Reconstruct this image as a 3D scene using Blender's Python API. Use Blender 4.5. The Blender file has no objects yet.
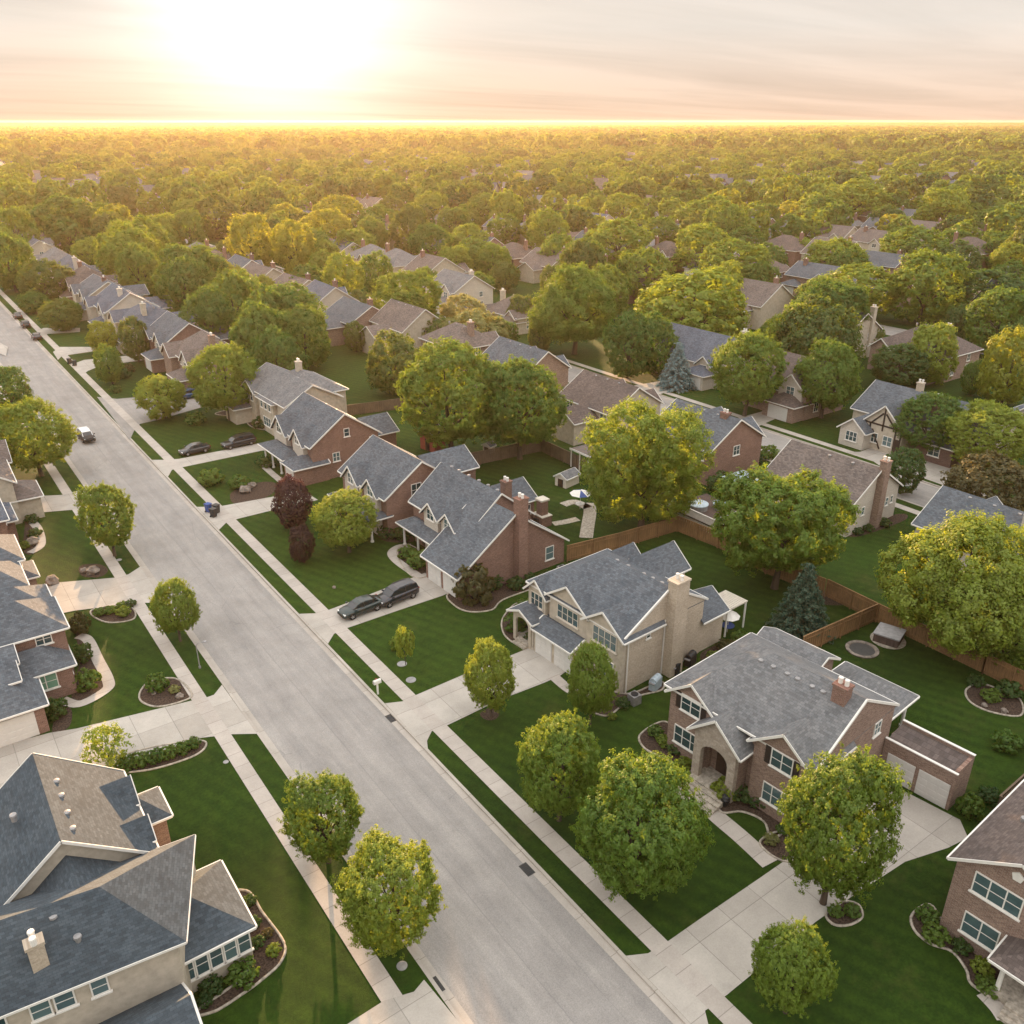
import bpy, bmesh, math, random
import numpy as np
from mathutils import Vector, Matrix

# ------------------------------------------------------------------ camera, sky, sun, exposure
SC = bpy.context.scene
COL = SC.collection
R_ = math.radians
CAM_H = 42.0
PITCH = R_(24.3)
YAW = R_(35.75)          # clockwise from the street direction (+Y)
FPX = 866.0              # focal length in pixels of a 1024 frame
SUN_AZ = R_(22.2)        # clockwise from +Y
SUN_EL = R_(6.6)

cam_d = bpy.data.cameras.new("camera")
cam = bpy.data.objects.new("camera", cam_d)
COL.objects.link(cam)
cam.location = (0, 0, CAM_H)
cam.rotation_euler = (R_(90) - PITCH, 0, -YAW)
cam_d.sensor_width = 36.0
cam_d.lens = 36.0 * FPX / 1024.0
cam_d.clip_start = 0.5
cam_d.clip_end = 60000
SC.camera = cam

SC.view_settings.view_transform = 'Standard'
SC.view_settings.look = 'None'
SC.view_settings.gamma = 1.0
SC.view_settings.use_curve_mapping = False
SC.view_settings.exposure = 1.85

w = bpy.data.worlds.new("World")
SC.world = w
w.use_nodes = True
wn = w.node_tree
for n in list(wn.nodes): wn.nodes.remove(n)
def N(t, kind, **kw):
    n = t.nodes.new(kind)
    for k, v in kw.items():
        if k.startswith('in_'):
            key = k[3:]
            key = int(key) if key.isdigit() else key.replace('_', ' ')
            n.inputs[key].default_value = v
        else:
            setattr(n, k, v)
    return n
out = N(wn, 'ShaderNodeOutputWorld')
sky = N(wn, 'ShaderNodeTexSky', sky_type='NISHITA', sun_disc=False, sun_elevation=SUN_EL, sun_rotation=SUN_AZ,
        altitude=200.0, air_density=1.0, dust_density=2.2, ozone_density=1.0)
bg1 = N(wn, 'ShaderNodeBackground', in_Strength=0.05)
wn.links.new(sky.outputs[0], bg1.inputs[0])
# a thin high veil of cloud, streaked along the horizon, laid out by direction
tc = N(wn, 'ShaderNodeTexCoord')
sep = N(wn, 'ShaderNodeSeparateXYZ'); wn.links.new(tc.outputs['Generated'], sep.inputs[0])
zc = N(wn, 'ShaderNodeMath', operation='MAXIMUM', in_1=0.0); wn.links.new(sep.outputs[2], zc.inputs[0])
zd = N(wn, 'ShaderNodeMath', operation='ADD', in_1=0.05); wn.links.new(zc.outputs[0], zd.inputs[0])
dx = N(wn, 'ShaderNodeMath', operation='DIVIDE'); wn.links.new(sep.outputs[0], dx.inputs[0]); wn.links.new(zd.outputs[0], dx.inputs[1])
dy = N(wn, 'ShaderNodeMath', operation='DIVIDE'); wn.links.new(sep.outputs[1], dy.inputs[0]); wn.links.new(zd.outputs[0], dy.inputs[1])
cmb = N(wn, 'ShaderNodeCombineXYZ'); wn.links.new(dx.outputs[0], cmb.inputs[0]); wn.links.new(dy.outputs[0], cmb.inputs[1])
mp = N(wn, 'ShaderNodeMapping'); mp.inputs['Rotation'].default_value = (0, 0, R_(36)); mp.inputs['Scale'].default_value = (0.16, 0.5, 1)
mp.inputs['Location'].default_value = (1.3, 4.1, 0)
wn.links.new(cmb.outputs[0], mp.inputs[0])
nz = N(wn, 'ShaderNodeTexNoise', in_Scale=1.0, in_Detail=7.0, in_Roughness=0.58, in_Distortion=0.5)
wn.links.new(mp.outputs[0], nz.inputs['Vector'])
cr = N(wn, 'ShaderNodeValToRGB')
cr.color_ramp.elements[0].position = 0.42; cr.color_ramp.elements[0].color = (0, 0, 0, 1)
cr.color_ramp.elements[1].position = 0.72; cr.color_ramp.elements[1].color = (1, 1, 1, 1)
wn.links.new(nz.outputs[0], cr.inputs[0])
# sun-side glow of the veil (thin cloud scatters forward)
nrm = N(wn, 'ShaderNodeVectorMath', operation='NORMALIZE'); wn.links.new(tc.outputs['Generated'], nrm.inputs[0])
dot = N(wn, 'ShaderNodeVectorMath', operation='DOT_PRODUCT')
dot.inputs[1].default_value = (math.sin(SUN_AZ)*math.cos(SUN_EL), math.cos(SUN_AZ)*math.cos(SUN_EL), math.sin(SUN_EL))
wn.links.new(nrm.outputs[0], dot.inputs[0])
dm = N(wn, 'ShaderNodeMath', operation='MAXIMUM', in_1=0.0); wn.links.new(dot.outputs['Value'], dm.inputs[0])
dp = N(wn, 'ShaderNodeMath', operation='POWER', in_1=165.0); wn.links.new(dm.outputs[0], dp.inputs[0])
veilc = N(wn, 'ShaderNodeMixRGB', blend_type='MIX')      # peach low down, cream higher up
veilc.inputs[1].default_value = (0.57, 0.41, 0.30, 1); veilc.inputs[2].default_value = (0.53, 0.48, 0.43, 1)
hm = N(wn, 'ShaderNodeMapRange'); hm.inputs['From Min'].default_value = 0.0; hm.inputs['From Max'].default_value = 0.085
wn.links.new(zc.outputs[0], hm.inputs['Value']); wn.links.new(hm.outputs[0], veilc.inputs[0])
# higher up, out of the picture, the veil opens to a bright cool dome
dome = N(wn, 'ShaderNodeMixRGB', blend_type='MIX'); dome.inputs[2].default_value = (1.22, 1.20, 1.17, 1)
hm2 = N(wn, 'ShaderNodeMapRange'); hm2.inputs['From Min'].default_value = 0.12; hm2.inputs['From Max'].default_value = 0.6
wn.links.new(zc.outputs[0], hm2.inputs['Value']); wn.links.new(hm2.outputs[0], dome.inputs[0])
glow = N(wn, 'ShaderNodeMixRGB', blend_type='ADD'); glow.inputs[0].default_value = 1.0
gcol = N(wn, 'ShaderNodeMixRGB', blend_type='MIX'); gcol.inputs[1].default_value = (0, 0, 0, 1); gcol.inputs[2].default_value = (0.42, 0.45, 0.45, 1)
wn.links.new(dp.outputs[0], gcol.inputs[0])
cloudm = N(wn, 'ShaderNodeMixRGB', blend_type='MULTIPLY'); cloudm.inputs[0].default_value = 0.55
wn.links.new(veilc.outputs[0], dome.inputs[1]); wn.links.new(dome.outputs[0], cloudm.inputs[1])
inv = N(wn, 'ShaderNodeMapRange'); inv.inputs['To Min'].default_value = 1.04; inv.inputs['To Max'].default_value = 0.66
wn.links.new(cr.outputs[0], inv.inputs['Value']); wn.links.new(inv.outputs[0], cloudm.inputs[2])
wn.links.new(cloudm.outputs[0], glow.inputs[1]); wn.links.new(gcol.outputs[0], glow.inputs[2])
bg2 = N(wn, 'ShaderNodeBackground', in_Strength=0.47)
wn.links.new(glow.outputs[0], bg2.inputs[0])
mixw = N(wn, 'ShaderNodeMixShader', in_0=0.985)
wn.links.new(bg1.outputs[0], mixw.inputs[1]); wn.links.new(bg2.outputs[0], mixw.inputs[2])
wn.links.new(mixw.outputs[0], out.inputs[0])

sun_d = bpy.data.lights.new("sun", 'SUN')
sun_d.energy = 5.0
sun_d.angle = R_(0.6)
sun_d.color = (1.0, 0.60, 0.29)
sun = bpy.data.objects.new("sun", sun_d)
COL.objects.link(sun)
sdir = Vector((math.sin(SUN_AZ)*math.cos(SUN_EL), math.cos(SUN_AZ)*math.cos(SUN_EL), math.sin(SUN_EL)))
sun.rotation_euler = sdir.to_track_quat('Z', 'Y').to_euler()
sun.location = (0, 0, 200)

SC.cycles.max_bounces = 6
SC.cycles.diffuse_bounces = 3
SC.cycles.transmission_bounces = 4
SC.cycles.volume_bounces = 0
SC.cycles.transparent_max_bounces = 8
SC.cycles.use_adaptive_sampling = True

# ------------------------------------------------------------------ survey: picture point <-> ground point
CY, SY, CP, SP = math.cos(YAW), math.sin(YAW), math.cos(PITCH), math.sin(PITCH)
def G(px, py, h=0.0):
    x = px - 512; y = 512 - py
    fw = FPX*CP + y*SP; up = -FPX*SP + y*CP
    t = (h - CAM_H)/up
    X, Y = x*t, fw*t
    return (X*CY + Y*SY, -X*SY + Y*CY)
def P(X, Y, Z=0.0):
    x = X*CY - Y*SY; y = X*SY + Y*CY; z = Z - CAM_H
    d = y*CP - z*SP; u = y*SP + z*CP
    if d < 1: return (-9999, -9999)
    return (512 + FPX*x/d, 512 - FPX*u/d)
def depth(X, Y, Z=0.0):
    y = X*SY + Y*CY
    return y*CP - (Z - CAM_H)*SP

# ------------------------------------------------------------------ mesh helpers
def rng(seed): return random.Random(seed)
class MB:
    def __init__(s): s.v = []; s.f = []; s.sm = False
    def add(s, vs, fs):
        b = len(s.v); s.v += [tuple(v) for v in vs]; s.f += [tuple(i + b for i in f) for f in fs]; return s
    def box(s, x0, x1, y0, y1, z0, z1):
        return s.add([(x0,y0,z0),(x1,y0,z0),(x1,y1,z0),(x0,y1,z0),(x0,y0,z1),(x1,y0,z1),(x1,y1,z1),(x0,y1,z1)],
              [(0,3,2,1),(4,5,6,7),(0,1,5,4),(1,2,6,5),(2,3,7,6),(3,0,4,7)])
    def bar(s, a, b, w, h, up=(0,0,1)):
        a = Vector(a); b = Vector(b); d = (b-a).normalized(); u = Vector(up)
        sd = d.cross(u)
        if sd.length < 1e-4: sd = Vector((1,0,0))
        sd.normalize(); u = sd.cross(d).normalized()
        vs = []
        for p in (a, b):
            for (i, j) in ((-1,-1),(1,-1),(1,1),(-1,1)):
                vs.append(p + sd*(i*w/2) + u*(j*h/2))
        return s.add(vs, [(0,1,2,3),(7,6,5,4),(0,4,5,1),(1,5,6,2),(2,6,7,3),(3,7,4,0)])
    def tube(s, pts, rads, n=8, cap=True):
        pts = [Vector(p) for p in pts]; vs = []; fs = []
        for i, p in enumerate(pts):
            d = (pts[min(i+1, len(pts)-1)] - pts[max(i-1, 0)]).normalized()
            a = d.cross(Vector((0.13, 0.97, 0.2)))
            if a.length < 1e-3: a = d.cross(Vector((1, 0, 0)))
            a.normalize(); b = d.cross(a)
            for k in range(n):
                t = 2*math.pi*k/n
                vs.append(p + (a*math.cos(t) + b*math.sin(t))*rads[i])
        for i in range(len(pts)-1):
            for k in range(n):
                fs.append((i*n+k, i*n+(k+1)%n, (i+1)*n+(k+1)%n, (i+1)*n+k))
        if cap:
            fs.append(tuple(range(n-1, -1, -1))); fs.append(tuple((len(pts)-1)*n + k for k in range(n)))
        return s.add(vs, fs)
    def lathe(s, prof, n=16, c=(0,0,0)):
        vs = []; fs = []
        for (r, z) in prof:
            for k in range(n):
                t = 2*math.pi*k/n; vs.append((c[0]+r*math.cos(t), c[1]+r*math.sin(t), c[2]+z))
        for i in range(len(prof)-1):
            for k in range(n):
                fs.append((i*n+k, i*n+(k+1)%n, (i+1)*n+(k+1)%n, (i+1)*n+k))
        fs.append(tuple(range(n-1, -1, -1))); fs.append(tuple((len(prof)-1)*n + k for k in range(n)))
        return s.add(vs, fs)
    def prism(s, poly, z0, z1):
        n = len(poly)
        vs = [(p[0], p[1], z0) for p in poly] + [(p[0], p[1], z1) for p in poly]
        fs = [tuple(range(n-1, -1, -1)), tuple(range(n, 2*n))] + [(i, (i+1) % n, n+(i+1) % n, n+i) for i in range(n)]
        return s.add(vs, fs)
    def blob(s, c, r, seed=0, n=10, m=7, sq=0.7, j=0.18):
        q = rng(seed); vs = []; fs = []
        for i in range(m+1):
            ph = math.pi*i/m
            for k in range(n):
                t = 2*math.pi*k/n; rr = 1 + (q.random()-.5)*2*j if 0 < i < m else 1
                vs.append((c[0]+r*rr*math.sin(ph)*math.cos(t), c[1]+r*rr*math.sin(ph)*math.sin(t), c[2]+r*sq*rr*math.cos(ph)))
        for i in range(m):
            for k in range(n):
                fs.append((i*n+k, (i+1)*n+k, (i+1)*n+(k+1) % n, i*n+(k+1) % n))
        return s.add(vs, fs)
    def mesh(s, name, mat=None, smooth=False, fix=True):
        me = bpy.data.meshes.new(name); me.from_pydata(s.v, [], s.f)
        if fix:
            bm = bmesh.new(); bm.from_mesh(me); bmesh.ops.recalc_face_normals(bm, faces=bm.faces); bm.to_mesh(me); bm.free()
        if mat: me.materials.append(mat)
        if smooth: me.polygons.foreach_set('use_smooth', [True]*len(me.polygons))
        me.update(); return me
    def build(s, name, mat, parent=None, smooth=False, fix=True):
        return link(name, s.mesh(name, mat, smooth, fix), parent)
def link(name, data, parent=None, loc=None, rot=None, scale=None):
    o = bpy.data.objects.new(name, data); COL.objects.link(o)
    if parent: o.parent = parent
    if loc: o.location = loc
    if rot: o.rotation_euler = rot
    if scale: o.scale = scale
    return o
def tag(o, label=None, cat=None, group=None, kind=None):
    if label: o['label'] = label
    if cat: o['category'] = cat
    if group: o['group'] = group
    if kind: o['kind'] = kind
    return o
def struct(o): o['kind'] = 'structure'; return o
def empty(name, loc, rz=0.0, label=None, cat=None, group=None):
    o = link(name, None, None, loc, (0, 0, rz)); o.empty_display_size = 0.5
    return tag(o, label, cat, group)
CHILD = {}
def copy_tree(o, parent=None, top=True):
    c = o.copy(); COL.objects.link(c); c.parent = parent
    for ch in list(o.children): copy_tree(ch, c, False)
    return c

# ------------------------------------------------------------------ materials
def mat(name, rough=0.85, spec=0.3):
    m = bpy.data.materials.new(name); m.use_nodes = True
    t = m.node_tree; b = t.nodes['Principled BSDF']
    b.inputs['Roughness'].default_value = rough
    b.inputs['Specular IOR Level'].default_value = spec
    return m, t, b
def coord(t, scale=(1,1,1), kind='Object'):
    c = N(t, 'ShaderNodeTexCoord'); p = N(t, 'ShaderNodeMapping'); p.inputs['Scale'].default_value = scale
    t.links.new(c.outputs[kind], p.inputs[0]); return p.outputs[0]
def noise(t, vec, scale, detail=4.0, rough=0.6):
    n = N(t, 'ShaderNodeTexNoise', in_Scale=scale, in_Detail=detail, in_Roughness=rough)
    t.links.new(vec, n.inputs['Vector']); return n.outputs[0]
def ramp(t, fac, stops):
    r = N(t, 'ShaderNodeValToRGB'); e = r.color_ramp.elements
    while len(e) < len(stops): e.new(0.5)
    for i, (p, c) in enumerate(stops):
        e[i].position = p; e[i].color = (c[0], c[1], c[2], 1)
    t.links.new(fac, r.inputs[0]); return r.outputs[0]
def mixc(t, a, b, fac, mode='MIX'):
    m = N(t, 'ShaderNodeMixRGB', blend_type=mode)
    for i, x in ((1, a), (2, b), (0, fac)):
        if isinstance(x, (int, float)): m.inputs[i].default_value = x
        elif isinstance(x, tuple): m.inputs[i].default_value = (x[0], x[1], x[2], 1)
        else: t.links.new(x, m.inputs[i])
    return m.outputs[0]
def math_(t, op, a, b=None, c=None):
    m = N(t, 'ShaderNodeMath', operation=op)
    for i, x in enumerate((a, b, c)):
        if x is None: continue
        if isinstance(x, (int, float)): m.inputs[i].default_value = x
        else: t.links.new(x, m.inputs[i])
    return m.outputs[0]
def bump(t, b, h, strength=0.3, dist=0.05):
    n = N(t, 'ShaderNodeBump', in_Strength=strength, in_Distance=dist)
    t.links.new(h, n.inputs['Height']); t.links.new(n.outputs[0], b.inputs['Normal'])
def plain(name, col, rough=0.7, spec=0.4, var=0.12, metal=0.0, scale=3.0):
    m, t, b = mat(name, rough, spec); v = coord(t)
    n = noise(t, v, scale, 5)
    d = tuple(x*(1-var*1.6) for x in col); u = tuple(min(1, x*(1+var)) for x in col)
    t.links.new(ramp(t, n, [(0.3, d), (0.7, u)]), b.inputs['Base Color'])
    b.inputs['Metallic'].default_value = metal
    return m
def m_grass():
    m, t, b = mat('lawn_grass', 0.95, 0.15)
    v = coord(t)
    big = noise(t, v, 0.045, 3); med = noise(t, v, 0.9, 6, .7); fine = noise(t, v, 5.5, 6, .9)
    c = ramp(t, big, [(0.3, (0.016, 0.036, 0.004)), (0.55, (0.026, 0.056, 0.006)), (0.75, (0.037, 0.064, 0.008))])
    c = mixc(t, c, ramp(t, med, [(0.3, (0.62,0.66,0.6)), (0.5, (1,1,1)), (0.75, (1.3, 1.22, 1.2))]), 0.75, 'MULTIPLY')
    c = mixc(t, c, ramp(t, fine, [(0.3, (0.5,0.54,0.5)), (0.7, (1.55,1.5,1.4))]), 0.8, 'MULTIPLY')
    pt_ = noise(t, v, 0.16, 5, .75)
    c = mixc(t, c, (0.060, 0.068, 0.016), ramp(t, pt_, [(0.56, (0,0,0)), (0.74, (0.75,0.75,0.75))]))
    c = mixc(t, c, ramp(t, noise(t, v, 2.2, 5, .8), [(0.35, (0.72,0.76,0.75)), (0.65, (1.2,1.16,1.1))]), .8, 'MULTIPLY')
    # mowing stripes, running at a slant to the street
    s = N(t, 'ShaderNodeSeparateXYZ'); t.links.new(v, s.inputs[0])
    a = math_(t, 'ADD', math_(t, 'MULTIPLY', s.outputs[0], 0.93), math_(t, 'MULTIPLY', s.outputs[1], 0.37))
    a = math_(t, 'ADD', a, math_(t, 'MULTIPLY', med, 0.25))
    st = math_(t, 'SINE', math_(t, 'MULTIPLY', a, 2*math.pi/1.15))
    st = math_(t, 'MULTIPLY_ADD', math_(t, 'MULTIPLY', st, math_(t, 'MULTIPLY', noise(t, v, 0.07, 2), med)), 0.9, 0.5)
    c = mixc(t, c, ramp(t, st, [(0.2, (0.80,0.84,0.85)), (0.8, (1.22,1.16,1.1))]), 0.8, 'MULTIPLY')
    t.links.new(c, b.inputs['Base Color'])
    bump(t, b, fine, 0.9, 0.08)
    return m
def m_street():
    m, t, b = mat('street_surface', 0.9, 0.25); v = coord(t)
    s = N(t, 'ShaderNodeSeparateXYZ'); t.links.new(v, s.inputs[0])
    st = noise(t, coord(t, (1.0, 0.06, 1)), 0.9, 5, .65)
    n = noise(t, v, 0.35, 6, .65); f = noise(t, v, 14, 3, .8)
    c = ramp(t, n, [(0.3, (0.262,0.246,0.232)), (0.7, (0.33,0.310,0.292))])
    c = mixc(t, c, ramp(t, st, [(0.25, (0.80,0.80,0.81)), (0.6, (1.03,1.02,1.01)), (0.8, (1.1,1.1,1.09))]), 1.0, 'MULTIPLY')
    c = mixc(t, c, ramp(t, f, [(0.3, (0.76,0.76,0.76)), (0.7, (1.2,1.2,1.2))]), 0.9, 'MULTIPLY')
    c = mixc(t, c, ramp(t, noise(t, coord(t, (1, .12, 1)), 2.6, 5, .7), [(0.3, (0.93,0.93,0.94)), (0.7, (1.05,1.05,1.04))]), 1.0, 'MULTIPLY')
    c = mixc(t, c, ramp(t, noise(t, v, 1.7, 3, .6), [(0.68, (1,1,1)), (0.76, (0.8,0.79,0.79))]), 0.4, 'MULTIPLY')
    # tar seams: long joints along the street and wandering cross cracks
    wob = math_(t, 'MULTIPLY', math_(t, 'SUBTRACT', noise(t, v, 0.5, 4), 0.5), 0.16)
    xx = math_(t, 'ADD', s.outputs[0], wob)
    for x0, wd in ((19.9, 0.035), (22.2, 0.02)):
        d = math_(t, 'ABSOLUTE', math_(t, 'SUBTRACT', xx, x0))
        k = math_(t, 'LESS_THAN', d, wd)
        c = mixc(t, c, (0.17,0.16,0.16), math_(t, 'MULTIPLY', k, 0.38))
    vo = N(t, 'ShaderNodeTexVoronoi', feature='DISTANCE_TO_EDGE', in_Scale=0.13)
    t.links.new(coord(t, (1.0, 0.8, 1)), vo.inputs['Vector'])
    ck = math_(t, 'LESS_THAN', vo.outputs['Distance'], 0.004)
    ck = math_(t, 'MULTIPLY', ck, math_(t, 'GREATER_THAN', noise(t, v, 0.11, 2), 0.54))
    c = mixc(t, c, (0.13,0.125,0.13), math_(t, 'MULTIPLY', ck, 0.25))
    t.links.new(c, b.inputs['Base Color']); bump(t, b, f, 0.25, 0.02)
    return m
def m_concrete(name, col, step=1.5, axis='y', cross=None):
    m, t, b = mat(name, 0.88, 0.3); v = coord(t)
    s = N(t, 'ShaderNodeSeparateXYZ'); t.links.new(v, s.inputs[0])
    n = noise(t, v, 0.5, 6, .65); f = noise(t, v, 9, 4, .8)
    c = ramp(t, n, [(0.28, tuple(x*.84 for x in col)), (0.72, tuple(x*1.1 for x in col))])
    c = mixc(t, c, ramp(t, f, [(0.3, (0.88,0.88,0.87)), (0.7, (1.09,1.09,1.09))]), 0.8, 'MULTIPLY')
    for ax, sp in (((1, step),) if axis == 'y' else ((1, step), (0, cross or step))):
        u = math_(t, 'DIVIDE', s.outputs[ax], sp)
        fr = math_(t, 'FRACT', u)
        k = math_(t, 'LESS_THAN', fr, 0.045/sp)
        c = mixc(t, c, tuple(x*0.5 for x in col), math_(t, 'MULTIPLY', k, 0.75))
        fl = math_(t, 'FLOOR', u)           # slabs poured at slightly different tones
        wn_ = N(t, 'ShaderNodeTexWhiteNoise', noise_dimensions='1D'); t.links.new(fl, wn_.inputs['W'])
        c = mixc(t, c, ramp(t, wn_.outputs[0], [(0, (0.92,0.915,0.91)), (1, (1.05,1.05,1.05))]), 1.0, 'MULTIPLY')
    t.links.new(c, b.inputs['Base Color']); bump(t, b, f, 0.2, 0.02)
    return m
def m_shingle(name, col, var=0.22):
    m, t, b = mat(name, 0.93, 0.2); v = coord(t)
    s = N(t, 'ShaderNodeSeparateXYZ'); t.links.new(v, s.inputs[0])
    # courses follow the height; tabs follow the run along the eave
    g = N(t, 'ShaderNodeNewGeometry')
    ns = N(t, 'ShaderNodeSeparateXYZ')
    tr = N(t, 'ShaderNodeVectorTransform', vector_type='NORMAL', convert_from='WORLD', convert_to='OBJECT')
    t.links.new(g.outputs['True Normal'], tr.inputs[0]); t.links.new(tr.outputs[0], ns.inputs[0])
    isx = math_(t, 'GREATER_THAN', math_(t, 'ABSOLUTE', ns.outputs[0]), math_(t, 'ABSOLUTE', ns.outputs[1]))
    run = N(t, 'ShaderNodeMix', data_type='FLOAT'); t.links.new(isx, run.inputs[0]); t.links.new(s.outputs[0], run.inputs[2]); t.links.new(s.outputs[1], run.inputs[3])
    cv = N(t, 'ShaderNodeCombineXYZ'); t.links.new(run.outputs[0], cv.inputs[0]); t.links.new(math_(t, 'MULTIPLY', s.outputs[2], 2.0), cv.inputs[1])
    br = N(t, 'ShaderNodeTexBrick', offset=0.5, in_Scale=1.0)
    br.inputs['Brick Width'].default_value = 0.30; br.inputs['Row Height'].default_value = 0.19; br.inputs['Mortar Size'].default_value = 0.008
    br.inputs['Color1'].default_value = (*[x*(1-var) for x in col], 1); br.inputs['Color2'].default_value = (*[x*(1+var) for x in col], 1)
    br.inputs['Mortar'].default_value = (*[x*0.65 for x in col], 1); br.inputs['Bias'].default_value = 0.0
    t.links.new(cv.outputs[0], br.inputs['Vector'])
    n = noise(t, v, 0.5, 5, .6); f = noise(t, coord(t, (1, 1, 2.5)), 4.5, 5, .85)
    c = mixc(t, br.outputs[0], ramp(t, n, [(0.3, (0.82,0.83,0.84)), (0.7, (1.14,1.12,1.10))]), 1.0, 'MULTIPLY')
    c = mixc(t, c, ramp(t, f, [(0.3, (0.75,0.75,0.76)), (0.7, (1.22,1.22,1.2))]), 0.8, 'MULTIPLY')
    t.links.new(c, b.inputs['Base Color']); bump(t, b, br.outputs[0], 0.35, 0.03)
    return m
def m_brick(name, c1, c2, mortar, bw=0.24, rh=0.085, ms=0.012, patch=0.5):
    m, t, b = mat(name, 0.9, 0.25); v = coord(t)
    s = N(t, 'ShaderNodeSeparateXYZ'); t.links.new(v, s.inputs[0])
    g = N(t, 'ShaderNodeNewGeometry'); ns = N(t, 'ShaderNodeSeparateXYZ')
    tr = N(t, 'ShaderNodeVectorTransform', vector_type='NORMAL', convert_from='WORLD', convert_to='OBJECT')
    t.links.new(g.outputs['True Normal'], tr.inputs[0]); t.links.new(tr.outputs[0], ns.inputs[0])
    isx = math_(t, 'GREATER_THAN', math_(t, 'ABSOLUTE', ns.outputs[0]), math_(t, 'ABSOLUTE', ns.outputs[1]))
    run = N(t, 'ShaderNodeMix', data_type='FLOAT'); t.links.new(isx, run.inputs[0]); t.links.new(s.outputs[0], run.inputs[2]); t.links.new(s.outputs[1], run.inputs[3])
    cv = N(t, 'ShaderNodeCombineXYZ'); t.links.new(run.outputs[0], cv.inputs[0]); t.links.new(s.outputs[2], cv.inputs[1])
    br = N(t, 'ShaderNodeTexBrick', offset=0.5, in_Scale=1.0)
    br.inputs['Brick Width'].default_value = bw; br.inputs['Row Height'].default_value = rh; br.inputs['Mortar Size'].default_value = ms
    br.inputs['Color1'].default_value = (*c1, 1); br.inputs['Color2'].default_value = (*c2, 1); br.inputs['Mortar'].default_value = (*mortar, 1)
    t.links.new(cv.outputs[0], br.inputs['Vector'])
    n = noise(t, v, 0.7, 4, .6); f = noise(t, cv.outputs[0], 7, 3, .8)
    c = mixc(t, br.outputs[0], ramp(t, n, [(0.3, (0.8,0.78,0.77)), (0.7, (1.15,1.15,1.15))]), patch, 'MULTIPLY')
    c = mixc(t, c, ramp(t, f, [(0.3, (0.72,0.70,0.70)), (0.7, (1.3,1.27,1.25))]), 0.75, 'MULTIPLY')
    t.links.new(c, b.inputs['Base Color']); bump(t, b, br.outputs[0], 0.25, 0.02)
    return m
def m_leaf(name, col, trans, huev=0.03, valv=0.24):
    m = bpy.data.materials.new(name); m.use_nodes = True; t = m.node_tree
    for n in list(t.nodes): t.nodes.remove(n)
    o = N(t, 'ShaderNodeOutputMaterial'); d = N(t, 'ShaderNodeBsdfDiffuse'); tr = N(t, 'ShaderNodeBsdfTranslucent')
    mx = N(t, 'ShaderNodeMixShader', in_0=0.40)
    oi = N(t, 'ShaderNodeObjectInfo')
    v = coord(t); n = noise(t, v, 5.0, 3, .6)
    at = N(t, 'ShaderNodeAttribute', attribute_name='tone')
    hue = math_(t, 'ADD', math_(t, 'MULTIPLY_ADD', oi.outputs['Random'], -huev*.9, 0.5 + huev*0.55), math_(t, 'MULTIPLY_ADD', n, 0.03, -0.013))
    val = math_(t, 'ADD', math_(t, 'MULTIPLY_ADD', at.outputs['Fac'], valv*1.6, 1 - valv*.8), math_(t, 'MULTIPLY_ADD', oi.outputs['Random'], 0.3, -0.15))
    for c, sh in ((col, d), (trans, tr)):
        h = N(t, 'ShaderNodeHueSaturation'); h.inputs['Color'].default_value = (*c, 1)
        t.links.new(hue, h.inputs['Hue']); t.links.new(val, h.inputs['Value'])
        t.links.new(h.outputs[0], sh.inputs[0])
    gl = N(t, 'ShaderNodeBsdfGlossy', in_Roughness=0.5); gl.inputs[0].default_value = (0.8, 0.8, 0.75, 1)
    mg = N(t, 'ShaderNodeMixShader', in_0=0.03)
    t.links.new(d.outputs[0], mx.inputs[1]); t.links.new(tr.outputs[0], mx.inputs[2])
    t.links.new(mx.outputs[0], mg.inputs[1]); t.links.new(gl.outputs[0], mg.inputs[2])
    t.links.new(mg.outputs[0], o.inputs[0])
    return m
def m_wood(name, col, sc=(1,1,0.15)):
    m, t, b = mat(name, 0.9, 0.2)
    n = noise(t, coord(t, sc), 7.0, 4, .7); n2 = noise(t, coord(t), 0.6, 3)
    c = ramp(t, n, [(0.3, tuple(x*.62 for x in col)), (0.7, tuple(x*1.3 for x in col))])
    c = mixc(t, c, ramp(t, n2, [(0.3, (0.75,0.76,0.8)), (0.7, (1.12,1.1,1.05))]), 1.0, 'MULTIPLY')
    t.links.new(c, b.inputs['Base Color']); bump(t, b, n, 0.3, 0.02)
    return m

M = {}
M['grass'] = m_grass(); M['street'] = m_street()
M['walk'] = m_concrete('sidewalk_concrete', (0.43, 0.385, 0.345), 1.5)
M['drive'] = m_concrete('driveway_concrete', (0.42, 0.385, 0.345), 3.1, 'xy', 2.6)
M['kerb'] = m_concrete('kerb_concrete', (0.40, 0.36, 0.32), 3.0)
M['stone'] = plain('pale_stone', (0.40, 0.35, 0.29), 0.9, 0.2, 0.3, scale=4)
M['rock'] = plain('boulder_stone', (0.24, 0.20, 0.17), 0.9, 0.2, 0.4, scale=2)
M['mulch'] = plain('bark_mulch', (0.075, 0.052, 0.04), 1.0, 0.1, 0.5, scale=8)
M['shgrey'] = m_shingle('slate_grey_shingles', (0.105, 0.118, 0.136))
M['shdark'] = m_shingle('charcoal_shingles', (0.066, 0.082, 0.098))
M['shlight'] = m_shingle('weathered_light_shingles', (0.16, 0.162, 0.168), 0.2)
M['shbrown'] = m_shingle('brown_shingles', (0.125, 0.10, 0.092))
M['shblue'] = m_shingle('blue_grey_shingles', (0.105, 0.12, 0.15))
M['shtan'] = m_shingle('taupe_shingles', (0.15, 0.125, 0.115), 0.25)
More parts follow.
